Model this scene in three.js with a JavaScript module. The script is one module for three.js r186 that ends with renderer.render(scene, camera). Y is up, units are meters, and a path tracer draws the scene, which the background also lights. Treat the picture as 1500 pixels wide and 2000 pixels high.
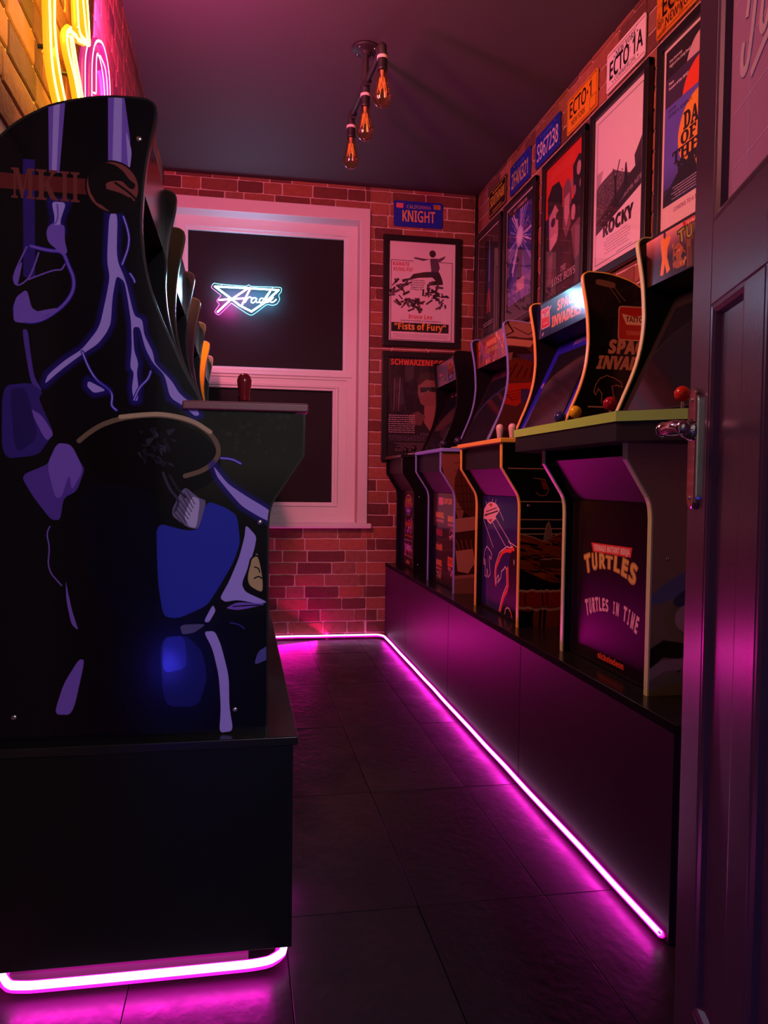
import * as THREE from 'three';
import { RoundedBoxGeometry } from 'three/addons/geometries/RoundedBoxGeometry.js';
import { mergeGeometries } from 'three/addons/utils/BufferGeometryUtils.js';
import { ImprovedNoise } from 'three/addons/math/ImprovedNoise.js';
import { RectAreaLightUniformsLib } from 'three/addons/lights/RectAreaLightUniformsLib.js';

// ---------------------------------------------------------------- camera, sky, exposure
const scene = new THREE.Scene();
scene.background = new THREE.Color(0, 0, 0);
const camera = new THREE.PerspectiveCamera(66.07, 1500 / 2000, 0.02, 40);
{
  const yaw = 0.18007, pitch = 0.036431, roll = 0.012595;
  const back = new THREE.Vector3(-Math.sin(yaw) * Math.cos(pitch), Math.sin(pitch), Math.cos(yaw) * Math.cos(pitch));
  const right0 = new THREE.Vector3(Math.cos(yaw), 0, Math.sin(yaw));
  const up0 = back.clone().cross(right0);
  const right = right0.clone().multiplyScalar(Math.cos(roll)).addScaledVector(up0, Math.sin(roll));
  const up = back.clone().cross(right);
  camera.position.set(0, 0.95, 0);
  camera.quaternion.setFromRotationMatrix(new THREE.Matrix4().makeBasis(right, up, back));
}
const renderer = new THREE.WebGLRenderer({ antialias: true });
renderer.toneMapping = THREE.LinearToneMapping;
renderer.toneMappingExposure = 1.0;
renderer.shadowMap.enabled = true;
RectAreaLightUniformsLib.init();

// ---------------------------------------------------------------- large lights
function areaLight(name, color, intensity, w, h, at, towards) {
  const l = new THREE.RectAreaLight(new THREE.Color().setRGB(...color), intensity, w, h);
  l.name = name; l.position.set(...at); l.lookAt(new THREE.Vector3(...towards)); scene.add(l);
  return l;
}
const PINK = [1, 0.045, 0.38], YELLOW = [1, 0.44, 0.03], MAGENTA = [1, 0.0, 0.62];
// the big wall sign: its yellow and its pink half, towards the room, and the wash on the bricks behind it
areaLight('sign_yellow_light', YELLOW, 74, 0.12, 0.6, [-0.385, 2.2, -1.95], [0.5, 1.9, -3.5]);
areaLight('sign_pink_light', PINK, 140, 0.12, 0.6, [-0.385, 2.2, -2.5], [0.35, 1.95, -4.1]);
areaLight('sign_ceiling_light', [1, 0.3, 0.26], 2.4, 0.5, 0.8, [-0.3, 2.45, -2.2], [0.3, 3.2, -2.2]);
areaLight('sign_yellow_wash_light', [1, 0.62, 0.04], 2.6, 0.6, 0.6, [-0.375, 2.05, -1.75], [-1, 2.05, -1.75]);
areaLight('sign_front_light', [1, 0.24, 0.34], 8.5, 0.5, 0.6, [-0.3, 2.2, -1.95], [1.2, 1.75, -1.45]);
// the floor strips
areaLight('floor_strip_light_plinth', MAGENTA, 27, 3.2, 0.014, [0.8545, 0.024, -3.09], [0.2, -0.3, -3.09]);
areaLight('floor_strip_light_back', [1, 0, 0.42], 200, 0.95, 0.014, [0.38, 0.021, -4.69], [0.8, 0.75, -3.75]);
areaLight('floor_strip_light_left', MAGENTA, 52, 0.46, 0.014, [-0.17, 0.028, -1.4815], [-0.17, -0.25, -1.0]);
areaLight('floor_strip_light_toe', MAGENTA, 7, 0.44, 0.012, [-0.17, 0.026, -1.514], [-0.17, 0.026, -2]);
areaLight('floor_strip_light_left_side', MAGENTA, 14, 0.3, 0.016, [0.095, 0.024, -1.68], [0.6, -0.12, -1.68]);
// the small sign in the window
areaLight('window_sign_light', [0.5, 0.62, 1], 9, 0.36, 0.12, [0.03, 2.04, -4.79], [0.03, 2.2, -3]);
areaLight('window_sign_up_light', [0.5, 0.55, 1], 16, 0.34, 0.05, [0.03, 2.105, -4.80], [0.03, 3, -4.78]);
areaLight('window_sign_down_light', [0.6, 0.4, 1], 9, 0.24, 0.05, [0.03, 1.955, -4.80], [0.03, 1, -4.78]);
areaLight('window_sign_halo_light', [0.06, 0.5, 1], 30, 0.3, 0.1, [0.05, 2.06, -4.83], [0.05, 2.06, -5]);
areaLight('window_sign_pink_halo_light', [1, 0.03, 0.5], 36, 0.1, 0.09, [-0.085, 2.0, -4.831], [-0.075, 2.015, -5]);
// the hall behind the photographer: a ceiling lamp and a small blue night light by the skirting
const hall = new THREE.PointLight(new THREE.Color().setRGB(0.95, 0.84, 1), 6.2); hall.name = 'hall_lamp_light'; hall.position.set(0.36, 2.1, 1.45); hall.shadow.radius = 4; hall.castShadow = true; scene.add(hall);
const night = new THREE.PointLight(new THREE.Color().setRGB(0.05, 0.04, 1), 0.6); night.name = 'night_lamp_light'; night.position.set(-0.3, 0.2, 0.22); night.shadow.radius = 2.5; night.castShadow = true; scene.add(night);

// ---------------------------------------------------------------- helpers
let seed = 7;
const rnd = () => { seed = (seed * 16807) % 2147483647; return (seed - 1) / 2147483646; };
const rr = (a, b) => a + (b - a) * rnd();
const noise = new ImprovedNoise();
const fbm = (x, y, z = 0) => noise.noise(x, y, z) * 0.55 + noise.noise(x * 2.1, y * 2.1, z + 3) * 0.28 + noise.noise(x * 4.3, y * 4.3, z + 7) * 0.17;
const taken = {};
function numbered(n) { const k = taken[n] = (taken[n] ?? -1) + 1; return k ? n + '_' + String(k).padStart(3, '0') : n; }
function tag(o, label, category, group) { if (label) o.userData.label = label; if (category) o.userData.category = category; if (group) o.userData.group = group; return o; }
function thing(name, label, category, pos = [0, 0, 0], turn = 0, group) {
  const o = new THREE.Group(); o.name = numbered(name); o.position.set(...pos); o.rotation.y = turn; scene.add(o);
  return tag(o, label, category, group);
}
function structGroup(name) { const o = new THREE.Group(); o.name = name; o.userData.kind = 'structure'; scene.add(o); return o; }
function obj(name, geos, m, parent) {
  const g = Array.isArray(geos) ? (geos.length > 1 ? mergeGeometries(geos.map((x) => (x.index ? x.toNonIndexed() : x)).map((x) => { for (const k of Object.keys(x.attributes)) if (!['position', 'normal', 'uv'].includes(k)) x.deleteAttribute(k); return x; })) : geos[0]) : geos;
  const o = new THREE.Mesh(g, m); o.castShadow = o.receiveShadow = true;
  if (parent) { o.name = name; parent.add(o); } else { o.name = numbered(name); scene.add(o); }
  return o;
}
const parts = (name, geos, m, parent) => geos.map((g) => obj(name, g, m, parent));   // alike pieces, a mesh each
function uvMetres(g) {                                    // uv in metres, by the main axis of each normal
  const p = g.attributes.position, n = g.attributes.normal, uv = new Float32Array(p.count * 2);
  for (let i = 0; i < p.count; i++) {
    const ax = Math.abs(n.getX(i)), ay = Math.abs(n.getY(i)), az = Math.abs(n.getZ(i));
    uv[2 * i] = ax > ay && ax > az ? p.getZ(i) : p.getX(i);
    uv[2 * i + 1] = ay >= ax && ay >= az ? p.getZ(i) : p.getY(i);
  }
  g.setAttribute('uv', new THREE.BufferAttribute(uv, 2)); return g;
}
function box(x0, x1, y0, y1, z0, z1, r = 0) {             // by its limits; r rounds the edges
  const w = x1 - x0, h = y1 - y0, d = z1 - z0;
  const g = r ? new RoundedBoxGeometry(w, h, d, 2, Math.min(r, w / 2.01, h / 2.01, d / 2.01)) : new THREE.BoxGeometry(w, h, d);
  return uvMetres(g.translate((x0 + x1) / 2, (y0 + y1) / 2, (z0 + z1) / 2));
}
function tube(pts, r, closed = false, seg = 0, tension = 0.5, sides = 8) {
  const c = new THREE.CatmullRomCurve3(pts.map((p) => new THREE.Vector3(...p)), closed, 'catmullrom', tension);
  return new THREE.TubeGeometry(c, seg || Math.max(8, pts.length * 6), r, sides, closed);
}
function bar(a, b, r, sides = 12) {                       // a straight round bar with caps
  const A = new THREE.Vector3(...a), B = new THREE.Vector3(...b), d = B.clone().sub(A);
  return new THREE.CylinderGeometry(r, r, d.length(), sides).applyQuaternion(new THREE.Quaternion().setFromUnitVectors(new THREE.Vector3(0, 1, 0), d.clone().normalize())).translate(...A.add(B).multiplyScalar(0.5).toArray());
}
function ball(at, r, sx = 1, sy = 1, sz = 1) { return new THREE.SphereGeometry(r, 18, 12).scale(sx, sy, sz).translate(...at); }
function lathe(pts, at = [0, 0, 0], sides = 20) { return new THREE.LatheGeometry(pts.map((p) => new THREE.Vector2(...p)), sides).translate(...at); }

// ---------------------------------------------------------------- computed textures
function canvasTexture(w, h, draw, unitsW = w, unitsH = h) {
  const c = document.createElement('canvas'); c.width = w; c.height = h;
  const x = c.getContext('2d'); x.scale(w / unitsW, h / unitsH); x.lineJoin = x.lineCap = 'round';
  draw(x, unitsW, unitsH);
  const t = new THREE.CanvasTexture(c); t.colorSpace = THREE.SRGBColorSpace; t.magFilter = THREE.LinearFilter; t.wrapS = t.wrapT = THREE.ClampToEdgeWrapping;
  return t;
}
function dataTexture(n, f, srgb = false, size = 1) {      // f(u, v) -> value or [r, g, b]; covers size metres
  const d = new Uint8Array(n * n * 4);
  for (let y = 0; y < n; y++) for (let x = 0; x < n; x++) {
    const v = f(x / n, y / n), a = Array.isArray(v) ? v : [v, v, v], i = (y * n + x) * 4;
    for (let c = 0; c < 3; c++) d[i + c] = Math.max(0, Math.min(255, a[c] * 255));
    d[i + 3] = 255;
  }
  const t = new THREE.DataTexture(d, n, n); t.magFilter = THREE.LinearFilter; t.wrapS = t.wrapT = THREE.RepeatWrapping; t.repeat.set(1 / size, 1 / size);
  if (srgb) t.colorSpace = THREE.SRGBColorSpace;
  t.needsUpdate = true; return t;
}
// noise that repeats: blended across the seam
const seamless = (f) => (u, v) => { const a = f(u, v) * (1 - u) * (1 - v) + f(u - 1, v) * u * (1 - v) + f(u, v - 1) * (1 - u) * v + f(u - 1, v - 1) * u * v; return a; };
const grit = dataTexture(512, seamless((u, v) => 0.5 + 0.5 * fbm(u * 24, v * 24, 1) + 0.25 * fbm(u * 80, v * 80, 4)), false, 0.5);
const mottle = dataTexture(512, (u, v) => { const s = seamless((a, b) => 0.5 + 0.6 * fbm(a * 14, b * 14, 2) + 0.3 * fbm(a * 60, b * 60, 9))(u, v); const k = 0.55 + 0.75 * s; return [k, k * 0.97, k * 0.95]; }, false, 0.45);
const slate = dataTexture(512, seamless((u, v) => 0.5 + 0.45 * fbm(u * 9, v * 5, 5) + 0.3 * fbm(u * 40, v * 26, 6)), false, 0.8);
const slateRough = dataTexture(256, seamless((u, v) => 0.42 + 0.25 * fbm(u * 7, v * 7, 8) + 0.12 * fbm(u * 40, v * 40, 3)), false, 0.9);
const woodGrain = dataTexture(256, seamless((u, v) => 0.5 + 0.35 * fbm(u * 3, v * 46, 2) + 0.2 * fbm(u * 10, v * 90, 5)), false, 0.5);
const brushed = dataTexture(256, seamless((u, v) => 0.5 + 0.4 * fbm(u * 60, v * 4, 2)), false, 0.4);
const peel = dataTexture(256, seamless((u, v) => 0.5 + 0.5 * fbm(u * 30, v * 30, 12)), false, 0.06);

// ---------------------------------------------------------------- materials
const lin = (r, g, b) => new THREE.Color().setRGB(r, g, b);
const std = (c, rough, o = {}) => new THREE.MeshStandardMaterial({ color: Array.isArray(c) ? lin(...c) : c, roughness: rough, ...o });
const phys = (c, rough, o = {}) => new THREE.MeshPhysicalMaterial({ color: Array.isArray(c) ? lin(...c) : c, roughness: rough, ...o });
const glow = (rgb) => new THREE.MeshStandardMaterial({ color: lin(0.05, 0.05, 0.05), roughness: 0.4, emissive: lin(...rgb), emissiveIntensity: 1 });
const M = {
  mortar: std([0.62, 0.42, 0.38], 0.95, { bumpMap: grit, bumpScale: 0.002 }),
  ceiling: std([0.078, 0.074, 0.076], 0.75, { bumpMap: grit, bumpScale: 0.0006 }),
  grout: std([0.012, 0.012, 0.013], 0.9),
  white: std([0.74, 0.72, 0.7], 0.35),
  blackout: phys([0.022, 0.02, 0.022], 0.5, { specularIntensity: 0.12 }),
  board: phys([0.006, 0.0056, 0.0065], 0.45, { specularIntensity: 0.3, bumpMap: brushed, bumpScale: 0.0002 }),
  plinthPanel: phys([0.045, 0.016, 0.04], 0.44, { specularIntensity: 0.16, bumpMap: brushed, bumpScale: 0.00025 }),
  plinthTop: phys([0.012, 0.011, 0.012], 0.2, { specularIntensity: 0.6 }),
  toe: std([0.16, 0.14, 0.15], 0.6, { bumpMap: woodGrain, bumpScale: 0.001 }),
  melamine: phys([0.008, 0.007, 0.009], 0.16, { specularIntensity: 0.5 }),
  inner: std([0.01, 0.009, 0.01], 0.5),
  blackTrim: std([0.015, 0.014, 0.015], 0.18),
  frame: std([0.012, 0.011, 0.012], 0.35),
  glazing: phys([1, 1, 1], 0.02, { transmission: 1, thickness: 0, ior: 1.5 }),
  screen: phys([0.012, 0.012, 0.02], 0.08, { specularIntensity: 0.4 }),
  steel: std([0.55, 0.55, 0.56], 0.25, { metalness: 1 }),
  chrome: std([0.72, 0.7, 0.68], 0.08, { metalness: 1 }),
  iron: std([0.03, 0.026, 0.028], 0.5, { metalness: 0.2, bumpMap: grit, bumpScale: 0.0008 }),
  brass: std([0.75, 0.55, 0.48], 0.45),
  bulb: phys([1, 0.74, 0.45], 0.015, { transmission: 1, thickness: 0, ior: 1.9 }),
  filament: std([0.9, 0.5, 0.16], 0.4, { emissive: lin(0.2, 0.075, 0.012) }),  // lamp is off; faint emission stands in for light the wire catches
  doorPaint: phys([0.085, 0.05, 0.075], 0.27, { bumpMap: peel, bumpScale: 0.00012 }),
  doorGlass: phys([0.75, 0.42, 0.62], 0.3, { bumpMap: peel, bumpScale: 0.0001 }),
  hallPaint: std([0.3, 0.29, 0.25], 0.85),
};
const plastic = (c, rough = 0.22) => std(c, rough);

// ---------------------------------------------------------------- the room shell
const XL = -0.452, XR = 1.432, ZB = -4.754, YC = 2.731, ZF = -0.42;
{
  const floor = structGroup('floor');
  obj('screed', box(-1.3, 1.6, -0.1, -0.006, -4.9, 2.7), M.grout, floor);
  const tones = [0.02, 0.026, 0.03, 0.023].map((k) => phys([k, k * 0.85, k], 1, { specularIntensity: 0.4, bumpMap: slate, bumpScale: 0.0022, roughnessMap: slateRough }));
  const tileGeo = uvMetres(new RoundedBoxGeometry(0.2985, 0.02, 0.6585, 1, 0.0013));
  let k = 0;
  for (let i = -2; i < 3; i++) for (let j = 0; j < 7; j++) {
    const x0 = 0.098 + 0.3 * i, z1 = -0.374 - 0.66 * j;
    const x1 = x0 + 0.3, zc = z1 - 0.33;
    const sx = x0 < XL ? (x1 - XL) / 0.3 : 1, cx = x0 < XL ? (x1 + XL) / 2 : x0 + 0.15;
    const zlo = Math.max(z1 - 0.66, ZB), sz = (z1 - zlo) / 0.66;
    const t = obj('tile', tileGeo, tones[(k * 7 + i + 9) % 4], floor); k++;
    t.position.set(cx, -0.01 + rr(-0.0004, 0.0004), (z1 + zlo) / 2); t.scale.set(sx, 1, sz); t.rotation.set(rr(-0.001, 0.001), 0, rr(-0.001, 0.001));
  }
  const c = obj('ceiling', box(-0.6, 1.6, YC, YC + 0.15, -4.95, ZF + 0.1), M.ceiling); c.userData.kind = 'structure';
}
const brickMats = [];
for (const [r, g, b] of [[0.33, 0.12, 0.075], [0.24, 0.085, 0.055], [0.4, 0.14, 0.085], [0.18, 0.06, 0.042], [0.29, 0.12, 0.08], [0.35, 0.115, 0.065], [0.15, 0.05, 0.04]])
  brickMats.push(std([r, g, b], 0.9, { map: mottle, bumpMap: grit, bumpScale: 0.0035 }));
const brickGeos = {};
function brickGeo(len, v) {
  const key = len + '_' + v;
  if (brickGeos[key]) return brickGeos[key];
  // a brick face 5 mm proud: irregular outline, chamfered rim
  const w = len / 2 - 0.004, h = 0.0725 / 2 - 0.004, D = 0.0055, c = 0.0028, ring = [];
  const outline = [[-1, -0.75], [-0.97, -1], [-0.4, -1], [0.35, -1], [0.97, -1], [1, -0.75], [1, 0.75], [0.97, 1], [0.3, 1], [-0.35, 1], [-0.97, 1], [-1, 0.75]];
  for (const [a, b] of outline) ring.push([a * w + rr(-0.0022, 0.0022), b * h + rr(-0.0018, 0.0018)]);
  const n = ring.length, pos = [], idx = [];
  for (const [x, y] of ring) pos.push(x, y, -0.002);
  for (const [x, y] of ring) pos.push(x, y, D - c);
  for (const [x, y] of ring) pos.push(x - Math.sign(x) * c, y - Math.sign(y) * c, D);
  pos.push(0, 0, D + 0.0006);
  for (let i = 0; i < n; i++) {
    const j = (i + 1) % n;
    for (const k of [0, n]) idx.push(k + i, k + j, k + n + i, k + j, k + n + j, k + n + i);
    idx.push(2 * n + i, 2 * n + j, 3 * n);
  }
  let g = new THREE.BufferGeometry(); g.setAttribute('position', new THREE.Float32BufferAttribute(pos, 3)); g.setIndex(idx);
  g = g.toNonIndexed(); g.computeVertexNormals();
  const P = g.attributes.position, uv = new Float32Array(P.count * 2), ou = rr(0, 1), ov = rr(0, 1);
  for (let i = 0; i < P.count; i++) { uv[2 * i] = P.getX(i) + ou; uv[2 * i + 1] = P.getY(i) + ov; }
  g.setAttribute('uv', new THREE.BufferAttribute(uv, 2));
  return brickGeos[key] = g;
}
const LENGTHS = [0.21, 0.15, 0.23, 0.11, 0.18, 0.21, 0.13];
// courses of bricks on a wall: place(a, y) gives a point, a runs a0 to a1; covered(a0, a1, y0, y1) skips what a thing on the wall hides for good
function bricks(parent, a0, a1, y0, y1, place, turn, covered) {
  const first = Math.floor((y0 - 0.031) / 0.0725), last = Math.ceil((y1 - 0.031) / 0.0725);
  for (let k = first; k < last; k++) {
    const yb = 0.031 + 0.0725 * k, yt = Math.min(yb + 0.0725, y1), yl = Math.max(yb, y0);
    let a = a0 - rr(0, 0.12), i = Math.floor(rr(0, 7));
    while (a < a1 - 0.012) {
      const len = LENGTHS[(i += 1 + Math.floor(rr(0, 3))) % 7], b = a + len, ca = Math.max(a, a0), cb = Math.min(b, a1);
      a = b;
      if (cb - ca < 0.015 || yt - yl < 0.015) continue;
      if (covered && covered(ca, cb, yl, yt)) continue;
      const m = obj('brick', brickGeo(len, Math.floor(rr(0, 3))), brickMats[Math.floor(rr(0, 7))], parent);
      m.position.set(...place((ca + cb) / 2, (yl + yt) / 2)); m.rotation.y = turn; m.scale.set((cb - ca) / len, (yt - yl) / 0.0725, 1);
    }
  }
}
const inside = (rects) => (a0, a1, y0, y1) => rects.some((r) => a0 > r[0] && a1 < r[1] && y0 > r[2] && y1 < r[3]);
const WX0 = -0.43, WX1 = 0.757, WY0 = 0.69, WY1 = 2.596;                        // outside of the window casing
{
  const back = structGroup('wall_back');
  const t = 0.2;
  parts('wall_surface', [box(-0.7, WX0 + 0.03, -0.1, 2.9, ZB - t, ZB), box(WX1 - 0.06, 1.7, -0.1, 2.9, ZB - t, ZB), box(WX0 + 0.03, WX1 - 0.06, -0.1, WY0, ZB - t, ZB), box(WX0 + 0.03, WX1 - 0.06, WY1 - 0.07, 2.9, ZB - t, ZB)], M.mortar, back);
  const hidden = inside([[0.85, 1.31, 1.1, 1.75], [0.85, 1.31, 1.79, 2.45], [0.9, 1.2, 2.52, 2.65], [0.88, 1.5, -0.1, 0.46]]);
  // left of, right of, above and below the window, so that no brick runs under its casing
  const at = (a, y) => [a, y, ZB];
  bricks(back, WX1 + 0.002, XR - 0.02, 0, YC, at, 0, hidden);
  bricks(back, XL, WX1 + 0.002, WY1 + 0.001, YC, at, 0);
  bricks(back, XL, WX1 + 0.002, 0, WY0 - 0.01, at, 0);
}
const FR = [-4.46, -3.94, -3.375, -2.853, -2.322];                             // poster centres along the right wall
const PL = [-4.34, -3.971, -3.597, -3.215, -2.828, -2.447];                    // plate centres
{
  const right = structGroup('wall_right');
  obj('wall_surface', box(XR, XR + 0.2, -0.1, 2.9, -4.95, ZF + 0.1), M.mortar, right);
  const hidden = inside([...FR.map((z) => [z - 0.235, z + 0.235, 1.79, 2.455]), ...PL.map((z) => [z - 0.148, z + 0.148, 2.505, 2.65])]);
  bricks(right, ZB + 0.02, -1.9, 1.58, YC, (a, y) => [XR, y, a], -Math.PI / 2, hidden);
  const left = structGroup('wall_left');
  obj('wall_surface', box(XL - 0.2, XL, -0.1, 2.9, -4.95, ZF + 0.1), M.mortar, left);
  bricks(left, ZB, -1.22, 1.62, YC, (a, y) => [XL, y, a], Math.PI / 2);
  const trim = obj('trim_1', box(XR - 0.02, XR + 0.001, 0, YC, ZB, ZB + 0.02, 0.003), M.frame); trim.userData.kind = 'structure';
  const front = structGroup('wall_front');
  parts('wall_surface', [box(-1.3, -0.29, -0.1, 2.9, ZF, ZF + 0.1), box(0.5, 1.7, -0.1, 2.9, ZF, ZF + 0.1), box(-0.29, 0.5, 2.06, 2.9, ZF, ZF + 0.1)], M.hallPaint, front);
  parts('door_lining', [box(-0.29, -0.265, 0, 2.06, ZF - 0.01, ZF + 0.11), box(0.475, 0.5, 0, 2.06, ZF - 0.01, ZF + 0.11), box(-0.265, 0.475, 2.035, 2.06, ZF - 0.01, ZF + 0.11)], M.doorPaint, front);
  for (const [n, g] of [['wall_hall_left', box(-1.3, -1.2, -0.1, 2.6, ZF + 0.1, 2.7)], ['wall_hall_right', box(1.2, 1.3, -0.1, 2.6, ZF + 0.1, 2.7)], ['wall_hall_end', box(-1.2, 1.2, -0.1, 2.6, 2.6, 2.7)], ['ceiling_hall', box(-1.3, 1.3, 2.5, 2.6, ZF + 0.1, 2.7)]]) { const o = obj(n, g, M.hallPaint); o.userData.kind = 'structure'; }
}

// ---------------------------------------------------------------- the window: white casing, two blacked-out lights
{
  const w = structGroup('window_1'); w.position.set(0, 0, ZB);
  const W = M.white;
const back = (g) => g.scale(1.0168, 1.0168, 1).translate(0, -0.016, -0.08);      // frame and panes sit 8 cm back in the reveal
  parts('casing', [box(0.6985, 0.757, 0.704, 2.53, -0.13, 0.022, 0.004), box(WX0, 0.7575, 2.522, 2.596, -0.13, 0.0226, 0.004), box(WX0, WX0 + 0.045, 0.704, 2.53, -0.13, 0.022, 0.004)], W, w);
  parts('frame', [box(0.628, 0.701, 0.7, 2.526, -0.09, -0.02, 0.003), box(WX0 + 0.03, 0.702, 2.436, 2.528, -0.09, -0.0194, 0.003), box(WX0 + 0.03, WX0 + 0.1, 0.7, 2.526, -0.09, -0.02, 0.003), box(WX0 + 0.09, 0.64, 1.57, 1.618, -0.09, -0.0206, 0.003), box(WX0 + 0.03, 0.702, 0.698, 0.755, -0.09, -0.0194, 0.003)].map(back), W, w);
  parts('glazing_bead', [box(0.606, 0.63, 1.625, 2.43, -0.09, -0.036, 0.006), box(WX0 + 0.09, 0.632, 2.42, 2.44, -0.09, -0.0355, 0.006), box(WX0 + 0.09, WX0 + 0.117, 1.625, 2.43, -0.09, -0.036, 0.006), box(WX0 + 0.09, 0.632, 1.612, 1.633, -0.09, -0.0355, 0.006)].map(back), W, w);
  parts('sash', [box(0.545, 0.632, 0.752, 1.574, -0.09, -0.03, 0.003), box(WX0 + 0.09, 0.633, 1.506, 1.576, -0.09, -0.0294, 0.003), box(WX0 + 0.09, 0.633, 0.75, 0.829, -0.09, -0.0294, 0.003), box(WX0 + 0.09, WX0 + 0.16, 0.8, 1.52, -0.09, -0.03, 0.003)].map(back), W, w);
  parts('sash_moulding', [box(0.558, 0.58, 0.815, 1.523, -0.05, -0.018, 0.008), box(WX0 + 0.13, 0.582, 1.519, 1.535, -0.05, -0.0195, 0.007), box(WX0 + 0.13, 0.582, 0.803, 0.818, -0.05, -0.0195, 0.007), box(WX0 + 0.04, 0.66, 1.585, 1.597, -0.04, -0.012, 0.005)].map(back), W, w);
  obj('pane', back(box(WX0 + 0.05, 0.64, 1.6, 2.46, -0.11, -0.055)), M.blackout, w);
  obj('pane', back(box(WX0 + 0.05, 0.58, 0.78, 1.55, -0.11, -0.06)), M.blackout, w);
  obj('sill', box(WX0 - 0.015, 0.781, 0.675, 0.705, -0.16, 0.055, 0.008), W, w);
}

// ---------------------------------------------------------------- plinths under the cabinets
{
  const t = thing('plinth', 'long black panelled plinth under the right-hand row of cabinets, magenta strip at its foot', 'plinth', [0, 0, 0]);
  obj('carcass', box(0.895, XR - 0.012, 0, 0.446, ZB + 0.015, -1.463), M.board, t);
  const cuts = [-1.461, -2.362, -3.244, -4.125, ZB + 0.015];
  for (let i = 0; i < 4; i++) obj('front_panel', box(0.876, 0.896, 0.002, 0.4445, cuts[i + 1] + 0.0015, cuts[i] - 0.0015, 0.0015), M.plinthPanel, t);
  obj('top_board', box(0.8765, XR - 0.012, 0.446, 0.464, ZB + 0.015, -1.456, 0.0015), M.plinthTop, t);
  obj('added_dark_strip', box(0.8742, 0.877, 0.4455, 0.4628, ZB + 0.016, -1.457, 0.0008), phys([0.006, 0.005, 0.006], 0.8, { specularIntensity: 0.1 }), t);  // matte dark strip added so the board edge catches no glow
  const l = thing('plinth', 'black plinth under the left-hand row of cabinets, raised on a glowing magenta toe-kick', 'plinth', [0, 0, 0]);
  obj('carcass', box(XL + 0.012, 0.102, 0.05, 0.447, -4.2, -1.5, 0.0015), M.board, l);
  obj('top_board', box(XL + 0.012, 0.111, 0.447, 0.464, -4.2, -1.494, 0.0025), M.plinthTop, l);
  obj('toe_kick', box(XL + 0.03, 0.02, 0.0005, 0.05, -4.18, -1.545), M.toe, l);
}

// ---------------------------------------------------------------- art printed on the cabinets (flat print, drawn in millimetres)
const pts = (s) => s.trim().split(/\s+/).map((p) => p.split(',').map(Number));
function poly(x, s, fill, H = 0) { const p = typeof s === 'string' ? pts(s) : s; x.beginPath(); p.forEach(([a, b], i) => (i ? x.lineTo(a, H ? H - b : b) : x.moveTo(a, H ? H - b : b))); x.closePath(); x.fillStyle = fill; x.fill(); }
function line(x, s, stroke, w, H = 0, close = false) { const p = typeof s === 'string' ? pts(s) : s; x.beginPath(); p.forEach(([a, b], i) => (i ? x.lineTo(a, H ? H - b : b) : x.moveTo(a, H ? H - b : b))); if (close) x.closePath(); x.strokeStyle = stroke; x.lineWidth = w; x.stroke(); }
function rect(x, a, b, w, h, fill) { x.fillStyle = fill; x.fillRect(a, b, w, h); }
function disc(x, cx, cy, r, fill, ry = r) { x.beginPath(); x.ellipse(cx, cy, r, ry, 0, 0, Math.PI * 2); x.fillStyle = fill; x.fill(); }
// one line of text fitted to a box: cx is its middle, base its baseline, w its width, h its cap height
function text(x, s, cx, base, w, h, fill, font = 'bold sans-serif', o = {}) {
  x.save(); const [weight, fam] = font.split(' '); x.font = `${weight === 'regular' ? '' : weight + ' '}100px ${fam}`; x.textAlign = 'center'; x.textBaseline = 'alphabetic';
  const mw = x.measureText(s).width; x.translate(cx, base); x.transform(1, o.rise ?? 0, o.slant ?? 0, 1, 0, 0); x.scale(w / mw, h / 71.5);
  if (o.stroke) { x.strokeStyle = o.stroke; x.lineWidth = o.sw ?? 8; x.strokeText(s, 0, 0); }
  if (fill) { x.fillStyle = fill; x.fillText(s, 0, 0); }
  x.restore();
}
// text on an arc, letter by letter: bend > 0 arches upwards
function archText(x, s, cx, base, w, h, fill, bend, font = 'bold sans-serif', o = {}) {
  const n = s.length, cw = w / n;
  for (let i = 0; i < n; i++) { const u = (i + 0.5) / n * 2 - 1; if (s[i] === ' ') continue; x.save(); x.translate(cx + u * w / 2, base + bend * u * u + (o.tilt ?? 0) * u); x.rotate(Math.atan(bend * 4 * u / w) * (o.turn ?? 1)); text(x, s[i], 0, 0, cw * (s[i] === 'I' ? 0.45 : 0.95), h * (1 + (o.grow ?? 0) * Math.abs(u)), fill, font, o); x.restore(); }
}
function dashes(x, x0, x1, y0, rows, gap, h, fill, jitter = 0.2) {   // print too small to read
  x.fillStyle = fill;
  for (let r = 0; r < rows; r++) { const in_ = rr(0, jitter) * (x1 - x0) / 2; let a = x0 + in_; while (a < x1 - in_) { const w = rr(0.5, 2.6) * h * 1.6; x.fillRect(a, y0 + r * gap, Math.min(w, x1 - in_ - a), h); a += w + h * 0.7; } }
}
function blobs(x, n, x0, x1, y0, y1, r0, r1, fills) { for (let i = 0; i < n; i++) { x.save(); x.translate(rr(x0, x1), rr(y0, y1)); x.rotate(rr(0, 6.28)); disc(x, 0, 0, rr(r0, r1), fills[Math.floor(rr(0, fills.length))], rr(r0, r1) * 0.6); x.restore(); } }
function jag(x0, y0, x1, y1, n, amp) { const p = []; for (let i = 0; i <= n; i++) p.push([x0 + (x1 - x0) * i / n + rr(-amp, amp), y0 + (y1 - y0) * i / n + rr(-amp, amp)]); return p; }

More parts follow.
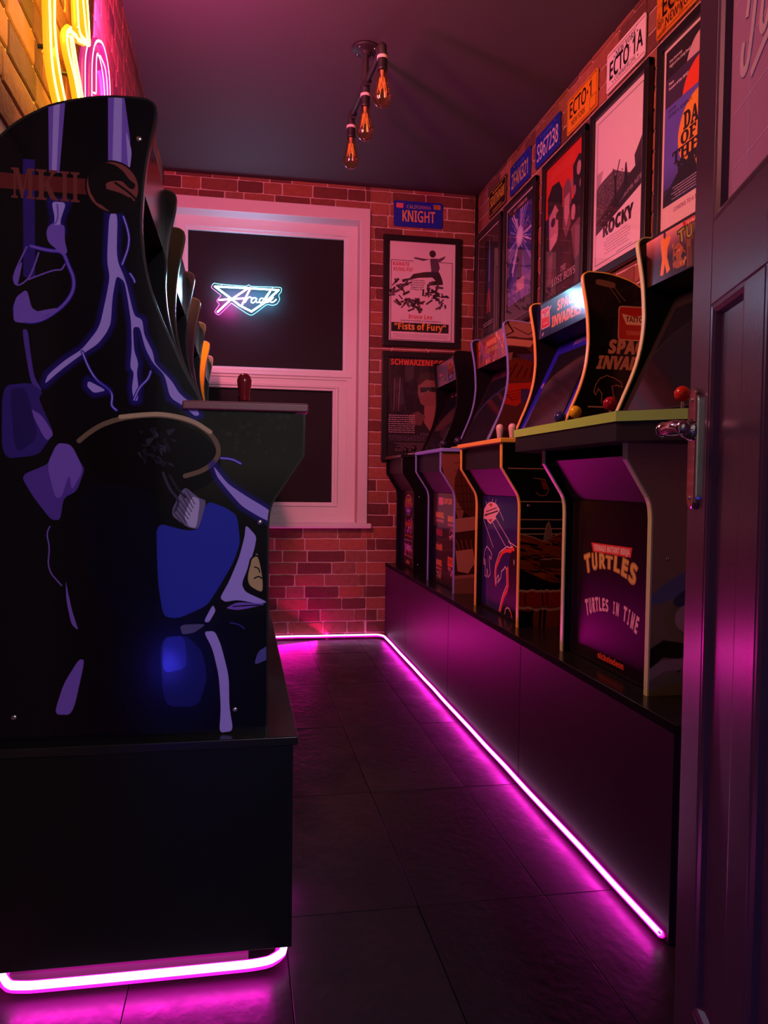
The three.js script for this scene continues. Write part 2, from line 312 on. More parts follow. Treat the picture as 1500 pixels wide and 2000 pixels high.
// the same outline with its corners eased
function softPoly(x, s, fill, H = 0) {
  const p = (typeof s === 'string' ? pts(s) : s).map(([a, b]) => [a, H ? H - b : b]), n = p.length, mid = (a, b, k) => [a[0] + (b[0] - a[0]) * k, a[1] + (b[1] - a[1]) * k];
  x.beginPath(); x.moveTo(...mid(p[n - 1], p[0], 0.7));
  for (let i = 0; i < n; i++) { x.lineTo(...mid(p[(i + n - 1) % n], p[i], 0.7)); x.quadraticCurveTo(...p[i], ...mid(p[i], p[(i + 1) % n], 0.3)); }
  x.closePath(); x.fillStyle = fill; x.fill();
}
function softLine(x, s, stroke, w, H = 0, close = false) {
  const p = (typeof s === 'string' ? pts(s) : s).map(([a, b]) => [a, H ? H - b : b]), n = p.length;
  if (close || n < 3) return line(x, p, stroke, w, 0, close);
  x.beginPath(); x.moveTo(...p[0]);
  for (let i = 1; i < n - 1; i++) x.quadraticCurveTo(...p[i], (p[i][0] + p[i + 1][0]) / 2, (p[i][1] + p[i + 1][1]) / 2);
  x.lineTo(...p[n - 1]); x.strokeStyle = stroke; x.lineWidth = w; x.stroke();
}
const poly_ = poly, ART = {};
// storm art on the big left cabinet: lightning and cloth shapes in purple and blue; 600 x 1200 mm
ART.storm = canvasTexture(1024, 2048, (x) => {
  const hard = poly_, poly = softPoly, line = softLine;
  const H = 1200, P = '#b29af0', P2 = '#7f5acb', dk = '#5a3aa6', T = '#c4a575';
  rect(x, 0, 0, 600, 1200, '#0d0a12');
  const g = x.createLinearGradient(0, 560, 0, 800); g.addColorStop(0, '#16160f'); g.addColorStop(0.5, '#2c2c20'); g.addColorStop(1, '#0a0a0c');
  x.fillStyle = g; x.fillRect(330, 560, 270, 260);  // this and the specks below paint in the deck side's lit olive sheen
  for (let i = 0; i < 60; i++) disc(x, rr(380, 590), rr(570, 660), rr(1, 6), 'rgba(90,96,80,0.16)');
  const halo = (s, w, c) => { x.filter = 'none'; for (const k of [3, 2.2, 1.5]) { x.globalAlpha = 0.3; line(x, s, c, w * k, H, true); } x.globalAlpha = 1; };
  const bolt = (s) => { halo(s, 7, '#2b1fa0'); poly(x, s, P, H); };
  hard(x, '55,1060 75,1060 75,850 55,850', '#34207a', H); hard(x, '201,1200 228,1200 240,1110 238,1040 201,1040', P2, H); hard(x, '212,1200 226,1200 224,1040 208,1040', P, H); hard(x, '98,1200 130,1200 117,1040 99,1040', P2, H); hard(x, '108,1200 120,1200 112,1040 104,1040', P, H); poly(x, '232,1130 243,1090 240,1060 236,1060', P, H);
  bolt('103,988 129,988 118,954 121,937 105,936 109,959');
  bolt('203,974 199,889 204,858 198,823 186,766 156,725 126,704 96,676 90,658 116,683 152,713 183,735 198,756 206,774 209,823 216,862 230,852 236,818 242,776 243,730 240,695 247,685 243,656 247,633 254,634 255,660 252,685 255,703 247,727 245,769 257,770 267,731 281,704 302,683 312,641 340,624 357,608 366,610 361,624 329,649 315,673 284,704 281,725 265,756 262,784 247,790 233,852 216,893 218,975');
  for (const s of ['156,720 171,675 206,652 209,638 206,623 216,615', '228,970 238,943 238,916 226,883', '277,689 274,675 257,660 247,635', '240,867 247,857 248,852', '404,530 425,530 443,520']) { line(x, s, '#2b1fa0', 6, H); line(x, s, P, 2.4, H); }
  bolt('166,668 199,651 176,645 164,657');
  line(x, '68,906 97,899 123,901 131,878 143,851 139,823 116,794 77,768 41,773 41,797', '#2b1fa0', 8, H);
  line(x, '68,906 97,899 123,901 131,878 143,851 139,823 116,794 77,768 41,773 41,797', P2, 4.5, H);
  for (const s of ['113,983 117,952 97,944 95,918 126,919 123,932', '61,904 48,876 37,848 43,831 64,846 74,871 81,895', '64,846 107,867 120,865 126,877']) line(x, s, P2, 3, H);
  for (const s of ['43,814 61,829 69,795 80,789 57,767 38,769 38,797', '97,944 126,949 126,919 131,898 123,894 95,916', '35,848 55,883 45,831', '120,800 78,772 45,772 60,785']) poly(x, s, P2, H);
  poly(x, '52,756 62,757 67,712 73,671 88,644 67,657', dk, H);
  poly(x, '18,654 67,661 88,644 80,633 106,572 96,554 79,529 17,521', '#3a2684', H); poly(x, '63,616 86,602 107,568 93,554', P2, H); poly(x, '30,650 60,650 80,560 40,530', '#2a1c66', H);
  poly(x, '49,492 93,512 98,519 151,520 160,505 146,464 123,452 117,411 101,411 69,455', dk, H); poly(x, '94,512 112,553 137,550 158,505 137,464 133,497 119,452 108,452', P2, H);
  poly(x, '184,504 209,519 231,505 223,487 211,487', T, H); line(x, '196,508 215,492 214,487', '#2c2215', 1.5, H); line(x, '205,516 217,503 228,500', '#2c2215', 1.5, H);
  // a plain dark disc under a tan crescent, and smoke
  x.save(); x.beginPath(); x.ellipse(282, H - 530, 124, 72, 0.12, 0, 7); x.fillStyle = '#0b080d'; x.fill(); x.restore();
  line(x, '150,557 176,582 223,601 271,608 309,608 354,598 386,577 402,553 400,528 375,506 340,495', '#7a6250', 9, H);
  line(x, '223,603 271,610 309,610 354,600 386,579', '#c4a684', 8, H);
  for (let i = 0; i < 26; i++) { const a = 282 + rr(-30, 30), b = H - 548 + rr(-36, 34); poly(x, [[a, b], [a + rr(4, 20), b + rr(-10, 6)], [a + rr(2, 16), b + rr(6, 20)]], i % 2 ? 'rgba(120,114,150,0.35)' : 'rgba(60,54,80,0.4)'); }
  poly(x, '286,407 342,392 365,394 380,449 418,435 437,420 443,369 430,330 403,283 381,248 328,225 301,229 290,292', '#2e36b4', H);
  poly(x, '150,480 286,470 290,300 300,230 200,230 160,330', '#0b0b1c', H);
  poly(x, '338,477 365,454 380,449 365,394 344,398 312,423', '#75698f', H); poly(x, '353,458 368,451 361,396 346,400 338,419', '#c0b0dc', H); for (let i = 0; i < 7; i++) line(x, [[318 + i * 4, 428 + i * 7], [340 + i * 3, 400 + i * 7]], '#211c2c', 1.2, H);
  line(x, '300,500 310,470 330,450 322,430', '#3e3650', 5, H); line(x, '312,495 326,470 340,455', '#2c263a', 4, H);
  poly(x, '453,404 474,381 470,357 461,329 446,290 453,274 496,254 481,250 438,259 415,255 405,263 422,294 441,341 451,381', P, H);
  poly(x, '476,351 486,313 489,274 479,274 453,290 463,337', T, H); line(x, '463,337 476,353 486,313 489,274 479,272 452,290 463,337', '#0d0a10', 3.5, H); line(x, '470,322 478,321 480,312', '#0d0a10', 2, H); line(x, '470,300 478,305 484,300', '#0d0a10', 2.4, H);
  bolt('391,517 418,482 452,459 491,436 509,422 509,404 476,420 445,439 418,470 399,494');
  poly(x, '294,187 343,193 373,161 383,110 366,55 302,57', '#1c1e66', H); poly(x, '300,190 340,192 345,130 300,120', '#2c30b4', H);  // blue cloth; the brighter patch paints in the blue lamp's glint
  poly(x, '375,199 396,200 408,172 423,112 424,53 432,5 405,2 408,49 404,113 392,165', P, H); poly(x, '331,213 381,214 358,197 335,194', '#5d5580', H); poly(x, '392,251 398,239 385,216 375,218', P, H);
  poly(x, '415,243 438,255 496,250 458,242 438,239', P2, H); line(x, '430,246 470,249 490,246', '#0d0a10', 2, H); poly(x, '470,131 478,159 505,174 505,146', '#5a56a0', H); line(x, '425,215 440,213 452,203', '#3a3690', 2.5, H);
  poly(x, '149,152 160,151 138,48 105,50 122,107', P2, H); line(x, '99,399 92,388 99,362 94,320 119,290', P2, 2.5, H); poly(x, '126,301 131,274 138,240 149,205 136,217 127,263', P2, H);
  // the lettering and the round emblem
  rect(x, 0, H - 1033, 190, 28, '#6a2426');
  const lg = x.createLinearGradient(0, H - 1045, 0, H - 987); lg.addColorStop(0, '#783634'); lg.addColorStop(1, '#8c663e');
  text(x, 'M', 55, H - 990, 42, 54, lg, 'bold serif'); text(x, 'K', 95, H - 990, 40, 54, lg, 'bold serif'); text(x, 'II', 135, H - 990, 36, 54, lg, 'bold serif');
  disc(x, 209, H - 1022, 48, '#161014'); disc(x, 209, H - 1022, 45, '#8a4240');
  poly(x, [[168, H - 1046], [178, H - 1062], [196, H - 1066], [214, H - 1062], [228, H - 1052], [238, H - 1038], [250, H - 1030], [246, H - 1020], [238, H - 1022], [226, H - 1034], [214, H - 1034], [200, H - 1030], [196, H - 1024], [204, H - 1016], [226, H - 1014], [244, H - 1004], [248, H - 990], [236, H - 978], [212, H - 974], [200, H - 980], [190, H - 988], [180, H - 992], [176, H - 1000], [170, H - 1010], [166, H - 1028]], '#161014');
  line(x, [[214, H - 1030], [230, H - 1020], [246, H - 1008], [254, H - 998], [250, H - 992], [246, H - 998]], '#161014', 4);
  line(x, [[200, H - 1020], [222, H - 1016], [238, H - 1008]], '#8a4240', 5);
}, 600, 1200);
// blank dark side with a smoky sheen
ART.slashes = canvasTexture(512, 1024, (x) => {           // comic-style side of the blue-edged cabinet: plain brown and grey shapes
  rect(x, 0, 0, 600, 1200, '#2a1714'); rect(x, 0, 0, 600, 470, '#4b2c26');
  x.save(); x.transform(1, 0, 0, 0.5, 0, -66);
  poly(x, '230,30 500,20 600,60 600,260 420,150 260,120', '#5f3a30');
  poly(x, '310,160 350,110 440,100 420,230 320,250', '#8a6350'); disc(x, 410, 190, 80, '#93695a', 60); line(x, '330,120 360,200 320,240', '#2a1714', 8); line(x, '360,160 430,220 470,160', '#44241f', 6);
  poly(x, '250,290 330,260 460,270 440,330 350,320 290,330', '#b57f63'); poly(x, '240,330 420,335 470,420 300,430', '#2b1412'); poly(x, '300,400 360,380 350,470 310,480', '#74504a'); poly(x, '370,400 470,380 520,470 430,450', '#3d2c50');
  poly(x, '230,470 420,440 560,520 540,640 260,640', '#5c2415'); for (let i = 0; i < 9; i++) line(x, [[250 + i * 32, 600], [300 + i * 26, 480 + (i % 3) * 20]], '#381008', 7);
  poly(x, '250,560 300,600 330,580 340,640 250,640', '#b78268'); poly(x, '230,620 330,660 460,640 440,760 380,860 300,830 250,740', '#992a18'); for (let i = 0; i < 4; i++) line(x, [[260 + i * 20, 670 + i * 25], [330 + i * 10, 740 + i * 22], [430, 700 + i * 20]], '#5d150c', 6);
  poly(x, '400,700 520,720 500,830 400,820', '#3a2d58');
  x.restore();
  // below the deck
  poly(x, '20,560 150,540 190,640 130,900 60,700', '#7a4d40'); disc(x, 230, 720, 130, '#4a2a20', 150); for (let i = 0; i < 12; i++) line(x, [[120 + i * 20, 600], [150 + i * 16, 850]], '#26130f', 2); for (let i = 0; i < 7; i++) line(x, [[100, 620 + i * 34], [350, 600 + i * 38]], '#26130f', 2);
  poly(x, '80,870 250,850 270,960 240,1010 130,1010', '#9a6a5a'); poly(x, '90,930 330,900 360,1100 80,1130', '#3a1d18'); for (let i = 0; i < 10; i++) line(x, [[90 + i * 22, 960], [140 + i * 14, 1060 + (i % 3) * 20]], '#6b3d30', 5);
  poly(x, '110,1010 190,1000 200,1060 170,1110 120,1100', '#a4705c'); poly(x, '80,1120 300,1110 280,1200 80,1200', '#6d4a3c'); line(x, '80,1130 200,1120 270,1060', '#8f5f50', 14);
}, 600, 1200);
ART.desert = canvasTexture(512, 1024, (x) => {            // night-black side with the game title, rays and a red mesa landscape
  rect(x, 0, 0, 600, 1200, '#0d0b0d');
  const B = '#a27a68';
  for (const y of [658, 770, 831, 862, 880]) line(x, [[60, y], [600, y]], B, 4);
  x.save(); x.translate(396, 22); x.rotate(0.15); disc(x, 0, 0, 40, '#4a352c', 11); for (let i = -2; i < 3; i++) line(x, [[-34, i * 4], [34, i * 4]], B, 1.4); x.restore();
  line(x, '410,32 432,58 452,84', B, 1.6); line(x, '426,30 446,54 470,78', B, 1.6);
  x.beginPath(); x.roundRect(447, 96, 118, 114, 10); x.fillStyle = '#a3261a'; x.fill(); x.strokeStyle = '#c79a80'; x.lineWidth = 4; x.stroke();
  poly(x, '458,120 506,130 556,120 546,138 536,158 476,158 466,138', '#d8b09a'); text(x, 'TAITO', 506, 148, 64, 18, '#2a120e'); text(x, 'TAITRONICS', 506, 192, 62, 14, '#c98f78', 'bold serif');
  text(x, 'SPACE', 492, 256, 164, 44, '#ad7a66', 'bold sans-serif', { slant: -0.12, stroke: '#ad7a66', sw: 9 }); text(x, 'INVADERS', 486, 310, 236, 42, '#a8745f', 'bold sans-serif', { slant: -0.25, stroke: '#a8745f', sw: 9 });
  // a jagged outline in place of the creature
  line(x, '362,392 368,366 382,346 408,334 436,342 462,356 466,372 446,366 428,370 434,400 446,428', '#9a6a58', 3); line(x, '362,392 368,402 378,380 392,398 390,428', '#9a6a58', 3); line(x, '404,428 410,416 418,428', '#9a6a58', 3);
  rect(x, 340, 440, 260, 5, B);
  line(x, '150,690 190,694 206,730 196,748 176,750 160,738', '#8a5648', 3); poly(x, '176,694 196,704 200,730 184,726', '#6a1a14');
  // the landscape
  poly(x, '60,876 106,880 150,890 190,905 200,850 208,838 214,852 222,892 250,876 600,890 600,1200 60,1200', '#6b2a12');
  line(x, '60,876 106,880 150,890 190,905 200,850 208,838 214,852 222,892 250,876 600,890', B, 3); poly(x, '190,905 200,852 209,840 218,896 204,910', '#6e5a54');
  for (let i = 0; i < 70; i++) { const a = rr(80, 420), b = rr(890, 1060); line(x, jag(a, b, a + rr(14, 60), b + rr(-4, 16), 5, 3), i % 3 ? '#160909' : '#8a4020', rr(1.5, 5)); }
  for (let i = 0; i < 40; i++) { const a = rr(80, 560), b = rr(900, 1050); poly(x, [[a, b], [a + rr(14, 50), b + rr(3, 10)], [a + rr(20, 60), b + rr(8, 20)], [a + rr(-6, 14), b + rr(6, 12)]], '#15090a'); }
  line(x, '180,968 230,964 300,970', B, 3); poly(x, '175,970 300,972 300,1000 180,996', '#3a160c');
  poly(x, '60,1010 110,1000 200,1040 300,1064 600,1060 600,1090 60,1090', '#0d0708');
  poly(x, '60,1074 600,1078 600,1130 60,1124', '#7d1410'); line(x, jag(60, 1074, 400, 1076, 30, 3), B, 8); line(x, jag(60, 1120, 170, 1140, 10, 3), B, 8); line(x, jag(170, 1140, 420, 1128, 20, 3), B, 8); for (const a of [128, 190, 206]) line(x, jag(a, 1084, a + 3, 1122, 5, 2), '#2a0a08', 4);
  poly(x, '60,1136 150,1146 160,1200 60,1200', '#0a0607'); for (const a of [150, 180, 196]) poly(x, [[a, 1140], [a + 9, 1140], [a + 6, 1200], [a - 2, 1200]], '#120708');
}, 600, 1200);
ART.pale = canvasTexture(256, 512, (x) => {               // tan side with soft grey-green and blue-grey shapes
  rect(x, 0, 0, 600, 1200, '#b08a6c'); const g = x.createLinearGradient(0, 700, 0, 1200); g.addColorStop(0, '#b4926c'); g.addColorStop(1, '#8c8464'); x.fillStyle = g; x.fillRect(0, 700, 600, 500);
  x.lineCap = 'butt';
  x.save(); x.translate(-100, 40);
  x.beginPath(); x.ellipse(310, 980, 72, 62, -0.15, 0, 7); x.fillStyle = '#8c8c58'; x.fill();
  x.beginPath(); x.ellipse(280, 900, 90, 22, -0.5, 0, 7); x.fillStyle = '#74829c'; x.fill(); x.beginPath(); x.ellipse(300, 930, 40, 18, -0.4, 0, 7); x.fillStyle = '#46506a'; x.fill(); x.beginPath(); x.ellipse(305, 980, 38, 34, 0, 0, 7); x.fillStyle = '#d8b8a0'; x.fill();
  poly(x, '190,1060 240,1030 420,1060 420,1090 240,1070 190,1110', '#151110'); line(x, '190,1120 240,1090 420,1075', '#b8a08c', 26); disc(x, 290, 1150, 70, '#88885a', 40); x.restore();
}, 600, 1200);
// marquees, 1000 x 280
const logoRound = (x, cx, cy, r) => { disc(x, cx, cy, r, '#c9b8c0', r * 1.25); disc(x, cx, cy, r * 0.93, '#7b1f2c', r * 1.15); disc(x, cx, cy + r * 0.35, r * 0.92, '#3c2f8a', r * 0.85); archText(x, 'CAPCOM', cx, cy + r * 1.0, r * 1.3, r * 0.28, '#d8c8e0', -r * 0.3); text(x, 'STREET', cx, cy - r * 0.25, r * 1.5, r * 0.5, '#e8b23a', 'bold sans-serif', { slant: 0.2, rise: -0.1, stroke: '#2a1010', sw: 14 }); text(x, 'FIGHTER', cx, cy + r * 0.3, r * 1.75, r * 0.5, '#d65a2a', 'bold sans-serif', { slant: 0.2, rise: -0.1, stroke: '#2a1010', sw: 14 }); text(x, 'II', cx, cy + r * 0.72, r * 0.4, r * 0.36, '#e8b23a', 'bold serif'); };
ART.marqueeGrey = canvasTexture(512, 144, (x) => { rect(x, 0, 0, 1000, 280, '#87808a'); blobs(x, 160, 0, 1000, 0, 280, 4, 30, ['rgba(60,54,62,0.18)', 'rgba(150,140,150,0.2)']); x.beginPath(); x.roundRect(95, 118, 200, 44, 6); x.fillStyle = '#c04860'; x.fill(); text(x, 'FIGHT', 195, 152, 150, 22, '#f0d8dc'); x.save(); x.translate(680, 150); x.scale(1.6, 1); logoRound(x, 0, 0, 92); x.restore(); }, 1000, 280);
ART.marqueeHeroes = canvasTexture(512, 144, (x) => {
  rect(x, 0, 0, 1000, 280, '#8a2a18'); for (let i = 0; i < 70; i++) { const a = rr(0, 1000), b = rr(0, 280), c = ['#d4552a', '#e08a34', '#b02222', '#3a2d72', '#8c4a86', '#c96a88', '#1d1628', '#e0b070'][Math.floor(rr(0, 8))]; poly(x, [[a, b], [a + rr(10, 70), b + rr(-60, 60)], [a + rr(20, 90), b + rr(20, 120)], [a + rr(-20, 20), b + rr(20, 110)]], c); }
  rect(x, 330, 40, 340, 70, '#c23a1c'); text(x, 'MARVEL', 500, 98, 300, 46, '#f2c860'); text(x, 'SUPER HEROES', 500, 170, 380, 44, '#e8b23a', 'bold sans-serif', { slant: 0.15, stroke: '#30101c', sw: 16 });
}, 1000, 280);
ART.marqueeSpace = canvasTexture(512, 144, (x) => {
  rect(x, 0, 0, 1000, 280, '#1d1f52'); for (let i = 0; i < 60; i++) disc(x, rr(0, 1000), rr(0, 280), rr(1, 3), '#8a8fc0');
  text(x, 'SPACE', 610, 116, 360, 74, '#ee8a3c', 'bold sans-serif', { slant: -0.15, stroke: '#ee8a3c', sw: 8 }); text(x, 'INVADERS', 590, 226, 560, 78, '#ee8a3c', 'bold sans-serif', { slant: -0.15, stroke: '#ee8a3c', sw: 8 });
  x.beginPath(); x.roundRect(95, 45, 180, 160, 16); x.fillStyle = '#d4281c'; x.fill(); x.strokeStyle = '#f0dcd4'; x.lineWidth = 8; x.stroke(); poly(x, '112,76 185,92 258,76 240,118 130,118', '#f0dcd4'); text(x, 'TAITO', 185, 110, 90, 18, '#301010'); text(x, 'TAITRONICS', 185, 176, 110, 18, '#f0b8ac');
  for (const [a, b] of [[300, 60], [120, 250], [920, 60]]) { x.save(); x.translate(a, b); x.rotate(-0.5); disc(x, 0, 0, 26, '#c6bcd8', 10); x.restore(); }
}, 1000, 280);
ART.marqueeTurtles = canvasTexture(512, 144, (x) => {
  rect(x, 0, 0, 1000, 280, '#2c1826'); const g = x.createLinearGradient(0, 0, 0, 150); g.addColorStop(0, '#ffa0a8'); g.addColorStop(1, '#40203a'); x.fillStyle = g; x.fillRect(0, 0, 1000, 150);
  for (let i = 0; i < 26; i++) { const a = rr(420, 1000), h = rr(60, 190); rect(x, a, 270 - h, rr(20, 60), h, ['#6a3c1c', '#2a1a18', '#8a5426', '#40261a'][i % 4]); }
  poly(x, '165,40 205,14 246,40 262,24 276,52 240,100 232,150 262,236 222,250 205,186 186,250 150,246 176,150 170,96', '#ff9a2a'); disc(x, 212, 16, 14, '#4a2412', 22); poly(x, '0,80 60,120 40,280 0,280', '#3a2018'); poly(x, '300,120 360,100 410,150 380,190 420,250 330,250 290,220', '#a8642a'); for (let i = 0; i < 16; i++) { const a = rr(280, 420), b = rr(100, 240); poly(x, [[a, b], [a + rr(10, 40), b + rr(-16, 16)], [a + rr(0, 30), b + rr(8, 30)]], ['#d88a3a', '#3a1c14', '#c03a2a'][i % 3]); }
  poly(x, '400,2 870,2 850,34 420,34', '#d82a2a'); text(x, 'TEENAGE MUTANT NINJA', 635, 28, 400, 20, '#fadcd0'); archText(x, 'TURTLES', 625, 100, 540, 60, '#a8a832', 14, 'bold sans-serif', { stroke: '#1c1c08', sw: 14, grow: 0.3 });
}, 1000, 280);
// lower front panels, 460 x 450 mm
ART.kickFighter = canvasTexture(512, 512, (x) => {
  rect(x, 0, 0, 460, 450, '#1d0e14'); x.save(); x.translate(220, 82); x.scale(2, 0.95); logoRound(x, 0, 0, 52); x.restore();
  for (const [y, c] of [[206, ['#d4552a', '#6a4ac0', '#c0a0d8', '#8a2030']], [348, ['#b04060', '#6a3ac0', '#d4703a', '#2a1430']]]) { for (let i = 0; i < 60; i++) { const a = rr(120, 320), b = rr(y - 42, y + 36); poly(x, [[a, b], [a + rr(8, 34), b + rr(-14, 14)], [a + rr(4, 28), b + rr(8, 30)]], c[i % 4]); } }
  text(x, 'CHAMPION', 226, 210, 200, 22, '#e07a3a', 'bold sans-serif', { slant: 0.2, stroke: '#30102a', sw: 14 }); text(x, 'EDITION', 230, 274, 210, 9, '#e0782a'); text(x, 'TURBO', 222, 356, 190, 32, '#d8c0d8', 'bold sans-serif', { slant: 0.2, stroke: '#40102a', sw: 14 });
  line(x, '112,300 330,296 340,394 120,390', '#c9a8b8', 4, 0, true); rect(x, 176, 418, 96, 24, '#c0504a'); text(x, 'FIGHT', 224, 436, 70, 12, '#f0d0c8');
}, 460, 450);
ART.kickHeroes = canvasTexture(512, 512, (x) => {
  rect(x, 0, 0, 460, 450, '#1c0d13'); x.fillStyle = '#4a2c38'; x.fillRect(0, 0, 460, 170);
  rect(x, 102, 22, 84, 38, '#e07088'); text(x, 'CAPCOM', 272, 54, 158, 28, '#e09a4a', 'bold sans-serif', { stroke: '#7a3020', sw: 10 });
  const block = (x0, x1, y, c) => { const m = (x0 + x1) / 2, w = x1 - x0; rect(x, x0, y, w, 36, '#7a2418'); text(x, 'MARVEL', m, y + 31, w * 0.96, 27, '#f4b848'); rect(x, x0, y + 38, w, 18, '#6a1c1c'); text(x, 'SUPER HEROES', m, y + 53, w * 0.94, 12, c); };
  block(42, 208, 95, '#e8a0a8'); block(276, 413, 106, '#d890a0'); block(66, 180, 338, '#e0a050');
  for (const [x0, x1, y0, y1, c] of [[300, 410, 166, 236, ['#e8a08a', '#c06a8a', '#e0c0c0', '#4a2a50']], [60, 180, 186, 226, ['#c02a2a', '#3a2a90', '#6a2a7a']], [55, 185, 252, 300, ['#d8702a', '#e0a03a', '#a03a1a']], [70, 176, 396, 446, ['#c0a030', '#d0b0a0', '#603020']], [288, 416, 356, 405, ['#c85a6a', '#3a2a70', '#d88a5a', '#e0b0b0']]]) for (let i = 0; i < 40; i++) { const a = rr(x0, x1 - 14), b = rr(y0, y1 - 14); poly(x, [[a, b], [a + rr(6, 20), b + rr(-8, 8)], [a + rr(2, 14), b + rr(8, 20)]], c[i % c.length]); }
  text(x, 'X-MEN', 120, 216, 120, 32, '#d03a2a', 'bold sans-serif', { stroke: '#2a1030', sw: 10 }); text(x, 'CHILDREN', 120, 290, 128, 26, '#f0a040', 'bold sans-serif', { stroke: '#40140a', sw: 10 }); rect(x, 288, 308, 128, 46, '#e0641e'); text(x, 'FIGHTERS', 352, 342, 112, 24, '#7a2008');
}, 460, 450);
ART.kickSpace = canvasTexture(512, 512, (x) => {
  rect(x, 0, 0, 460, 450, '#2c2070'); poly(x, '330,190 460,150 460,450 240,450 300,380', '#150a10');
  const K = '#ffe4e6', ship = '6,94 12,58 50,36 84,27 130,28 164,34 200,53 172,70 149,79 160,88 119,101 96,112 60,104 52,96';
  poly(x, ship, '#ffc4cc'); line(x, ship, K, 5, 0, true); poly(x, '70,36 90,28 116,34 104,46', '#c03a2a'); poly(x, '62,98 120,92 100,108', '#c03a2a'); line(x, '20,82 180,58', '#2a1420', 6); line(x, '40,66 166,46', '#2a1420', 4); line(x, '40,44 34,26', K, 4); line(x, '150,30 158,14', K, 4); line(x, '112,24 116,12', K, 4);
  line(x, '6,100 134,206', K, 3.4); line(x, '119,106 274,188', K, 3.4); line(x, '150,84 330,172 420,186', K, 3.4); line(x, '206,60 250,92', K, 3.4);
  // outlines in place of the creatures: a small mushroom shape and a torn red arc
  line(x, '18,284 16,262 30,226 54,208 96,222 119,236 108,256 92,244 86,262 104,316 76,334 62,300 56,334 34,330 40,280 30,262 24,288', K, 4, 0, true);
  const a1 = [[360, 190], [342, 188], [325, 196], [300, 194], [270, 204], [240, 210], [217, 226], [190, 250], [168, 276], [162, 310], [168, 342]];
  for (const [c, w, d] of [['#ff4a38', 15, 6], [K, 5, -4]]) line(x, a1.map(([a, b]) => [a + rr(-3, 3) + d, b + rr(-3, 3) + d]), c, w);
  line(x, '168,342 176,346 184,322 200,308 206,328 196,340 230,316 236,290 260,280 277,267 290,276 306,266', K, 5);
  line(x, '304,272 308,300 312,336 296,360 270,380 248,410 232,440 222,450', '#ff4a38', 17); line(x, '292,280 296,310 298,336 282,352 262,372 240,402 214,450', K, 5);
  line(x, '444,350 432,366 428,400 434,420 428,450', K, 6); line(x, '280,450 290,428 310,420 330,422 350,436 356,450', K, 5); line(x, '346,430 362,450', '#d23428', 8); poly(x, '366,236 372,228 376,246 370,254', '#f4dcdc'); poly(x, '408,248 422,250 414,264', '#f4dcdc'); line(x, '306,168 330,176 344,190', K, 4);
}, 460, 450);
ART.kickTurtles = canvasTexture(512, 512, (x) => {
  rect(x, 0, 0, 460, 450, '#1d0a16');
  poly(x, '118,120 352,116 345,143 130,146', '#f04c48'); text(x, 'TEENAGE MUTANT NINJA', 236, 139, 206, 16, '#fff0e4', 'bold sans-serif', { rise: -0.015, stroke: '#fff0e4', sw: 3 });
  archText(x, 'TURTLES', 228, 184, 288, 34, '#f0d070', 30, 'bold sans-serif', { stroke: '#c8a048', sw: 12, grow: 0.55, turn: 0.8 });
  archText(x, 'TURTLES IN TIME', 241, 301, 290, 30, '#ffd0e0', 34, 'bold sans-serif', { grow: 0.5, turn: 0.7, stroke: '#ffd0e0', sw: 5 });
  text(x, 'nickelodeon', 247, 440, 150, 17, '#ff6038', 'bold sans-serif', { stroke: '#ff6038', sw: 4 });
}, 460, 450);
// screen bezels, 1000 x 1000, the screen opening in the middle
ART.bezelFighter = canvasTexture(256, 256, (x) => { rect(x, 0, 0, 1000, 1000, '#3a2030'); for (let i = 0; i < 90; i++) { const e = i % 4, a = e < 2 ? rr(0, 1000) : e === 2 ? rr(0, 120) : rr(880, 1000), b = e === 0 ? rr(0, 110) : e === 1 ? rr(900, 1000) : rr(0, 1000); poly(x, [[a, b], [a + rr(10, 70), b + rr(-40, 40)], [a + rr(0, 50), b + rr(20, 80)]], ['#c06a8a', '#4a3a90', '#8a5060', '#c0a0b0', '#2a1420'][i % 5]); } }, 1000, 1000);
ART.bezelHeroes = canvasTexture(128, 128, (x) => { rect(x, 0, 0, 1000, 1000, '#4a2a38'); blobs(x, 60, 0, 1000, 0, 1000, 20, 70, ['rgba(110,60,80,0.5)', 'rgba(40,20,34,0.5)']); }, 1000, 1000);
ART.bezelSpace = canvasTexture(256, 256, (x) => { rect(x, 0, 0, 1000, 1000, '#2a2ac4'); text(x, 'INSERT COIN', 500, 70, 330, 44, '#b89ad0', 'bold sans-serif', { slant: -0.2 }); poly(x, '905,820 950,800 930,990 880,990', '#d2502a'); line(x, '915,830 900,985', '#e0c0b0', 12); disc(x, 60, 420, 20, '#b89ad0', 30); }, 1000, 1000);

